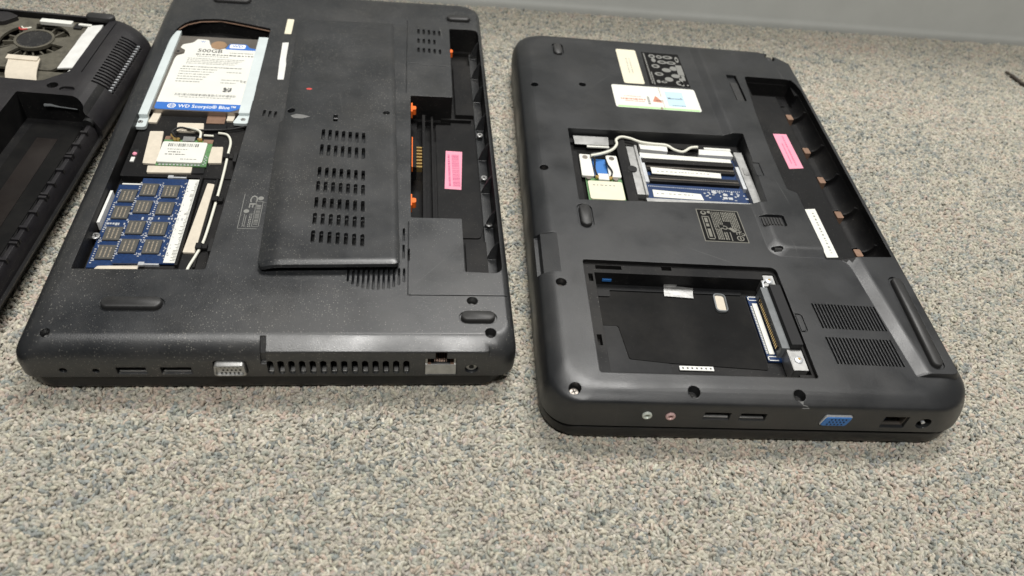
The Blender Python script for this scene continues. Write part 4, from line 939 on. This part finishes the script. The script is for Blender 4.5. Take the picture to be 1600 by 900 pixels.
b = MB(); b.prism([(85.4, 169.8), (119.6, 169.0), (118.6, 175.2), (85.6, 177.2)], 27.3, 27.7, 0); fineprint(b, 88, 114, 173.4, 27.73, .8, 1, 36, 1.4); b.build('white_strip', ['paper', 'inkfaint'], mbd)
b = MB(); r_ = random.Random(6)
for k in range(46):
    u = 83.5 + k * 1.4; b.box(u, u + .7, 180.8 - .03 * k, 181.5 - .03 * k, 27.3, 27.5)
for k in range(26): 
    u, v = r_.uniform(121, 150), r_.uniform(170, 179); b.box(u, u + r_.uniform(.6, 2), v, v + r_.uniform(.5, 1.2), 27.3, 27.6)
for u, v, w, h in ((133.6, 171, 3, 2.2), (137.2, 170.8, 3, 2.2), (134.2, 174.4, 3, 2.2)): b.box(u, u + w, v, v + h, 27.3, 27.9)
b.flat(circ(128.6, 178.4, 1.8, 12), 27.4)
b.build('solder_pads', 'solder', mbd)
for q in ((150.0, 152.4, 182, 206), (82, 84.6, 184, 212)):
    b = MB(); b.box(*q, 25.3, 28.7); b.build('socket_clip', 'solder', mbd)
# --- battery bay
for v in (122.6, 159.0, 195.4, 229.2, 271.4):
    b = MB(); cres = [(215.2 + 9.9 * math.cos(R(a)), 31.6 + 11.5 * math.sin(R(a))) for a in range(205, 361, 15)] + [(217.0 + 6.0 * math.cos(R(a)), 32.4 + 7.6 * math.sin(R(a))) for a in range(350, 209, -20)]
    b.stack([[(x, v + 6 + d, z) for x, z in cres] for d in (0, 1.4)]); b.build('cell_rib', 'inner', LC)
    b = MB(); b.prism(round_poly([(207.4, v - 4.2), (212.0, v - 3.8), (211.6, v + 2.6), (207.0, v + 2.4)], .8, 2), 25.0, 30.4); b.build('contact_tab', 'brown', LC)
b = MB(); b.prism([(188.2, 203.8), (199.2, 205.4), (198.6, 245.6), (188.2, 245.2)], 31.45, 31.7, 0); fineprint_v(b, 208, 243, 194.6, 31.73, 1.0, 1, 41, .5); fineprint_v(b, 210, 234, 191.8, 31.73, .7, 1, 42, .5); b.build('barcode_label', ['pink', 'pinkink'], LC)
b = MB(); b.prism(round_poly([(185.4, 114.8), (193.3, 115.4), (193.0, 161.4), (184.6, 160.2), (184.9, 140)], .5, 2), 31.45, 31.7, 0); fineprint_v(b, 119, 157, 190.0, 31.73, 1.2, 1, 43, 1.6); b.build('barcode_label', ['paper', 'inkfaint'], LC)
# --- ports
for u, z_, mm in ((53.4, 21.6, 'jackgreen'), (65.9, 21.2, 'jackpink')):
    b = MB(); b.stack([[(u + x, v, z_ + y) for x, y in circ(0, 0, r, 20)] for r, v in ((2.65, 4.5), (2.65, 1.0), (2.3, .6), (1.6, .6), (1.3, 1.4), (1.2, 5))], 0, False); b.prism_v(circ(u, z_, 1.3, 14), 4.0, 5.0, 1)
    b.build('audio_jack', [mm, 'dark'], LC)
for u0, z0 in ((84.2, 19.2), (103.6, 19.0)):
    b = MB(); b.box(u0, u0 + 13, 2.6, 13, z0 + .2, z0 + .8, 0); b.box(u0 + .4, u0 + 12.4, 4.0, 13, z0 + 2.6, z0 + 4.0, 1); b.build('usb_port', ['steel', 'dark'], LC)
b = MB(); tr = lambda i: round_poly([(148.2 + i, 17.0 + i), (149.4 + i, 24.6 - i), (163.8 - i, 24.6 - i), (162.6 - i, 17.0 + i)], 1.5)
b.stack([[(x, v, z) for x, z in tr(i)] for i, v in ((0, 9), (0, .8), (.3, .4))]); vg = b.build('display_port', 'bluevga', LC)
b = MB()
b.stack([[(x, v, z) for x, z in tr(i)] for i, v in ((-.35, 8), (-.35, 1.2), (0, .9), (.1, 1.4))], 0, False); b.build('port_shell', 'solder', vg)
b = MB()
for r_ in range(3):
    for k in range(5): b.prism_v(circ(151.6 + k * 2.0 + r_ * .5, 18.8 + r_ * 2.1, .4, 8), .1, .45)
b.build('pin_holes', 'dark', vg)
b = MB(); b.box(182.8, 196.2, 3, 14, 15.5, 16.1, 0); b.box(195.4, 196.2, 3, 14, 16.1, 24.4, 0); b.box(183.4, 190, 8, 12, 16.2, 20, 1); b.build('network_port', ['driveplate', 'bluevga'], LC)
b = MB(); b.prism_v(circ(206.4, 19.4, 3.6, 20), 5.0, 9, 0); b.prism_v(circ(206.4, 19.4, 1.0, 12), 2.0, 5.0, 1); b.build('power_jack', ['rubber', 'solder'], LC)
# scuff through the paint near the front edge
b = MB(); b.add([(132.6, 4.9, 31.95), (134.6, 5.2, 32.1), (137.0, 3.0, 30.75), (138.2, 2.25, 29.6), (134.2, 2.2, 29.4), (134.4, 3.4, 31.15)], [(0, 1, 5), (1, 2, 5), (5, 2, 3, 4)]); b.build('scuff_mark', 'smudge', LC)

# ------------------------------------------------------------------ left laptop, mostly outside the picture: fan and battery bay
ox, oy, t, WA, DA = POSE['A']
LA = thing('laptop', 'black upside-down laptop cut off at the left edge, dusty cooling fan and empty battery bay', 'laptop', (ox * MM, oy * MM, 0), t, 'laptops turned bottom side up')
ra = (14, 14, 20, 14)
def exta(n, l, r, f): return (l, WA - r, n, DA - f)
shell = loft_shell([(9.6, exta(4, 4, 5, 4), [r - 2 for r in ra]), (10.0, exta(2, 2, 2.4, 2), ra), (12, exta(0, 0, 0.6, 0), ra), (17, exta(0, 0, 0, 0), ra), (20.5, exta(0, 0, 0.8, 0.2), ra),
                    (25, exta(.6, .6, 3.4, .6), ra), (28.5, exta(1.6, 1.6, 6.6, 1.2), ra), (31.2, exta(3.2, 3.2, 10.5, 2.2), ra), (33, exta(5.2, 5.2, 15, 3.6), ra), (33.8, exta(8, 8, 19, 5.0), ra), (34.0, exta(11, 11, 22.5, 7.0), ra)])
c = MB()
c.prism(round_poly([(120, 281), (120, 368), (200, 367.6), (221.5, 366), (219, 345), (219, 296), (206, 281.5)], [1, 1, 1, 2, 1, 2, 3]), 23.5, 60)     # fan bay
c.prism(round_poly([(196.0, 267.2), (233, 267.6), (239.4, 262), (241.0, 255), (262, 252), (262, 40), (196.0, 40)], [1, 3, 3, 3, 0, 0, 2]), 13.2, 60)    # battery bay, open at the rim
c.prism(circ(214.6, 277.6, 3.6, 18, 3.4), 27, 60); c.prism(capsule(220.0, 229.6, 272.0, 277.6, 4), 32.2, 60)
c.box(226.0, 227.0, 296, 368, 33.0, 60)
for k in range(18):     # exhaust slots in the curved side
    v = 287.6 + k * 3.46
    c.prism_v([(232.6, 29.4), (244.2, 22.6), (262, 26), (246, 46)], v, v + 1.9)
shell = boolean(shell, c)
o = link('bottom_shell', shell, 'shellA', LA, 32); paint_bay_shade(o, [(119, 222, 280, 369), (195, 241.5, 39, 268)], 33.0); weighted(o)
lid = lid_slab(2, WA - 6.5, 2, DA - 3, (14, 14, 18, 14), 0.0, 9.5)
o = link('display_lid', lid, 'lid', LA); weighted(o)
for k in range(18):
    v = 287.6 + k * 3.46
    b = MB(); b.box(244.8, 246.8, v + .45, v + 1.4, 24.8, 26.2); b.build('fin_tip', 'solder', LA)
foot(LA, lambda i: capsule(203.6 + i, 224 - i, 374.4 + i - 9, 382 - i - 9), 33.2, 3.0)
screw(LA, 214.6, 277.6, 29.2, 2.7)
# fan
b = MB()
fc = (178.0, 337.4)
b.box(121, 218.2, 292, 367, 23.6, 24.0)
b.build('heat_sink_plate', 'fan', LA)
def ring_sector(b, r0, r1, a0, a1, z0, z1, n=14, m=0, ry=1.0):
    pts = [(fc[0] + r0 * math.cos(R(a0 + (a1 - a0) * k / n)), fc[1] + ry * r0 * math.sin(R(a0 + (a1 - a0) * k / n))) for k in range(n + 1)]
    pts += [(fc[0] + r1 * math.cos(R(a1 - (a1 - a0) * k / n)), fc[1] + ry * r1 * math.sin(R(a1 - (a1 - a0) * k / n))) for k in range(n + 1)]
    b.prism(pts, z0, z1, m)
me_f = MB(); me_f.prism(round_poly([(146, 300), (203.5, 300), (207.0, 306), (207.0, 360), (202, 366), (146, 366)], 3), 28.4, 30.2)
fm = me_f.mesh('housing')
c = MB(); 
ring_c = MB()
for a0, a1 in ((20, 108), (140, 222), (242, 345)):
    ring_sector(ring_c, 13.0, 22.8, a0, a1, 25, 40)
fm = boolean(fm, ring_c)
fan = link('cooling_fan', fm, 'fan', LA, 35)
b = MB(); b.prism(circ(*fc, 11.4, 32), 28.6, 30.6); b.build('hub', 'fanhub', fan)
b = MB(); ring_sector(b, 11.4, 13.2, 0, 359.9, 28.6, 31.0, 40); b.build('hub_ring', 'fan', fan)
for k in range(17):
    a = 360 * k / 17 + 7
    b = MB(); pts = rot2([(fc[0] + 12, fc[1] - .5), (fc[0] + 22.4, fc[1] + 1.8), (fc[0] + 22.2, fc[1] + 2.9), (fc[0] + 12, fc[1] + .6)], a, fc)
    b.prism(pts, 24.5, 27.6); b.build('blade', 'fan', fan)
b = MB(); b.tube(spline([(170.0, 352.5, 30.6), (166, 350, 30.8), (163.6, 352, 30.9)]), .6, 6, 0); b.build('wire', 'wirewhite', fan)
b = MB(); b.tube(spline([(168.2, 350.0, 30.6), (164.4, 348.2, 30.8), (162.4, 350.4, 30.9)]), .6, 6, 0); b.build('wire', 'wirered', fan)
b = MB(); b.box(195.8, 217.4, 283.5, 298.0, 23.6, 30.6); b.build('heat_pipe_block', 'fan', LA)
# cream foam pad folded over the edge, satin tape on the fin stack, strips
b = MB(); prof = [(280.6, 28.6), (288.0, 33.2), (294, 34.0), (304.0, 33.6), (309.6, 33.0), (309.6, 32.2), (304, 32.6), (294, 33.0), (288.4, 32.2), (281.4, 27.8)]
b.stack([[(u + (304 - v) * .28, v, z) for v, z in prof] for u in (175.2, 195.4)]); b.build('foam_pad', 'tapecream', LA)
b = MB(); b.prism([(173.4, 304.2), (194.0, 304.4), (193.6, 309.6), (173.0, 309.4)], 33.0, 34.3); b.build('foam_pad', 'tapecream', LA)
b = MB(); r_ = random.Random(9); vv = np.linspace(302, 361, 14); lay = []
for v in vv:
    lay.append([(207.4 + r_.uniform(-.2, .2), v, 31.3 + r_.uniform(-.15, .15)), (212.6, v + .6, 32.0 + r_.uniform(-.2, .2)), (217.6 + r_.uniform(-.2, .2), v + .9, 32.4 + r_.uniform(-.15, .15)), (217.6, v + .9, 31.2), (207.4, v, 30.4)])
b.stack(lay); b.build('satin_tape', 'tapewhite', LA, 60)
b = MB(); b.prism([(213, 285), (218, 286), (219.4, 300), (216, 301)], 30.4, 31.4); b.build('satin_tape', 'tapewhite', LA)
b = MB(); b.prism(rrect(173.6, 196.0, 358.6, 363.4, .8, 2), 30.2, 32.6); b.build('white_pad', 'paper', LA)
b = MB(); b.prism(rrect(200.6, 209.6, 359.4, 361.8, .4, 2), 31.0, 32.2); b.build('white_pad', 'paper', LA)
b = MB(); b.box(198, 203.6, 355.8, 362.8, 26, 31.4); b.build('bracket', 'dark', LA)
b = MB(); b.prism(round_poly([(121, 350), (151, 352.6), (158, 362), (150, 366.4), (121, 366.4)], 2), 24, 33.4); b.build('inner_block', 'shellA', LA)
# battery bay floor and ribbed rim
b = MB(); b.prism([(202, 44), (234, 44), (234, 262), (202, 262)], 13.25, 13.8); b.build('battery_tray', 'film', LA)
b = MB(); b.prism([(212, 44), (225.5, 44), (224, 246), (211, 246)], 13.8, 14.1); b.build('tray_film', 'brownfilm', LA)
b = MB(); b.prism_v([(236.0, 13.3), (247.6, 13.3), (247.0, 20.5), (245.2, 23.2), (243.0, 23.2), (240.2, 18.0)], 48, 252); rr = b.build('cell_rail', 'shellA', LA)
for k in range(15):
    v = 60 + k * 13.0
    b = MB(); b.prism_v([(237.0, 14), (246.6, 14), (246.6, 24.6), (242.4, 24.6)], v, v + 1.6)
    if k % 3 == 0: b.prism_v([(237.0, 14), (246.6, 14), (246.6, 24.6), (242.4, 24.6)], v + 3, v + 4.4)
    b.build('rib', 'shellA', rr)
b = MB(); b.tube([(211.4, 266.4, 25.4), (215.4, 266.3, 25.8), (221, 266.3, 25.0), (232, 266.4, 24.2)], [1.2, 1.0, .5, .4], 7); b.build('contact_strip', 'greyplastic', LA)
b = MB(); b.prism_v(circ(243.4, 23.6, 3.4, 16), 251.5, 256); b.build('lock_hole', 'dark', LA)
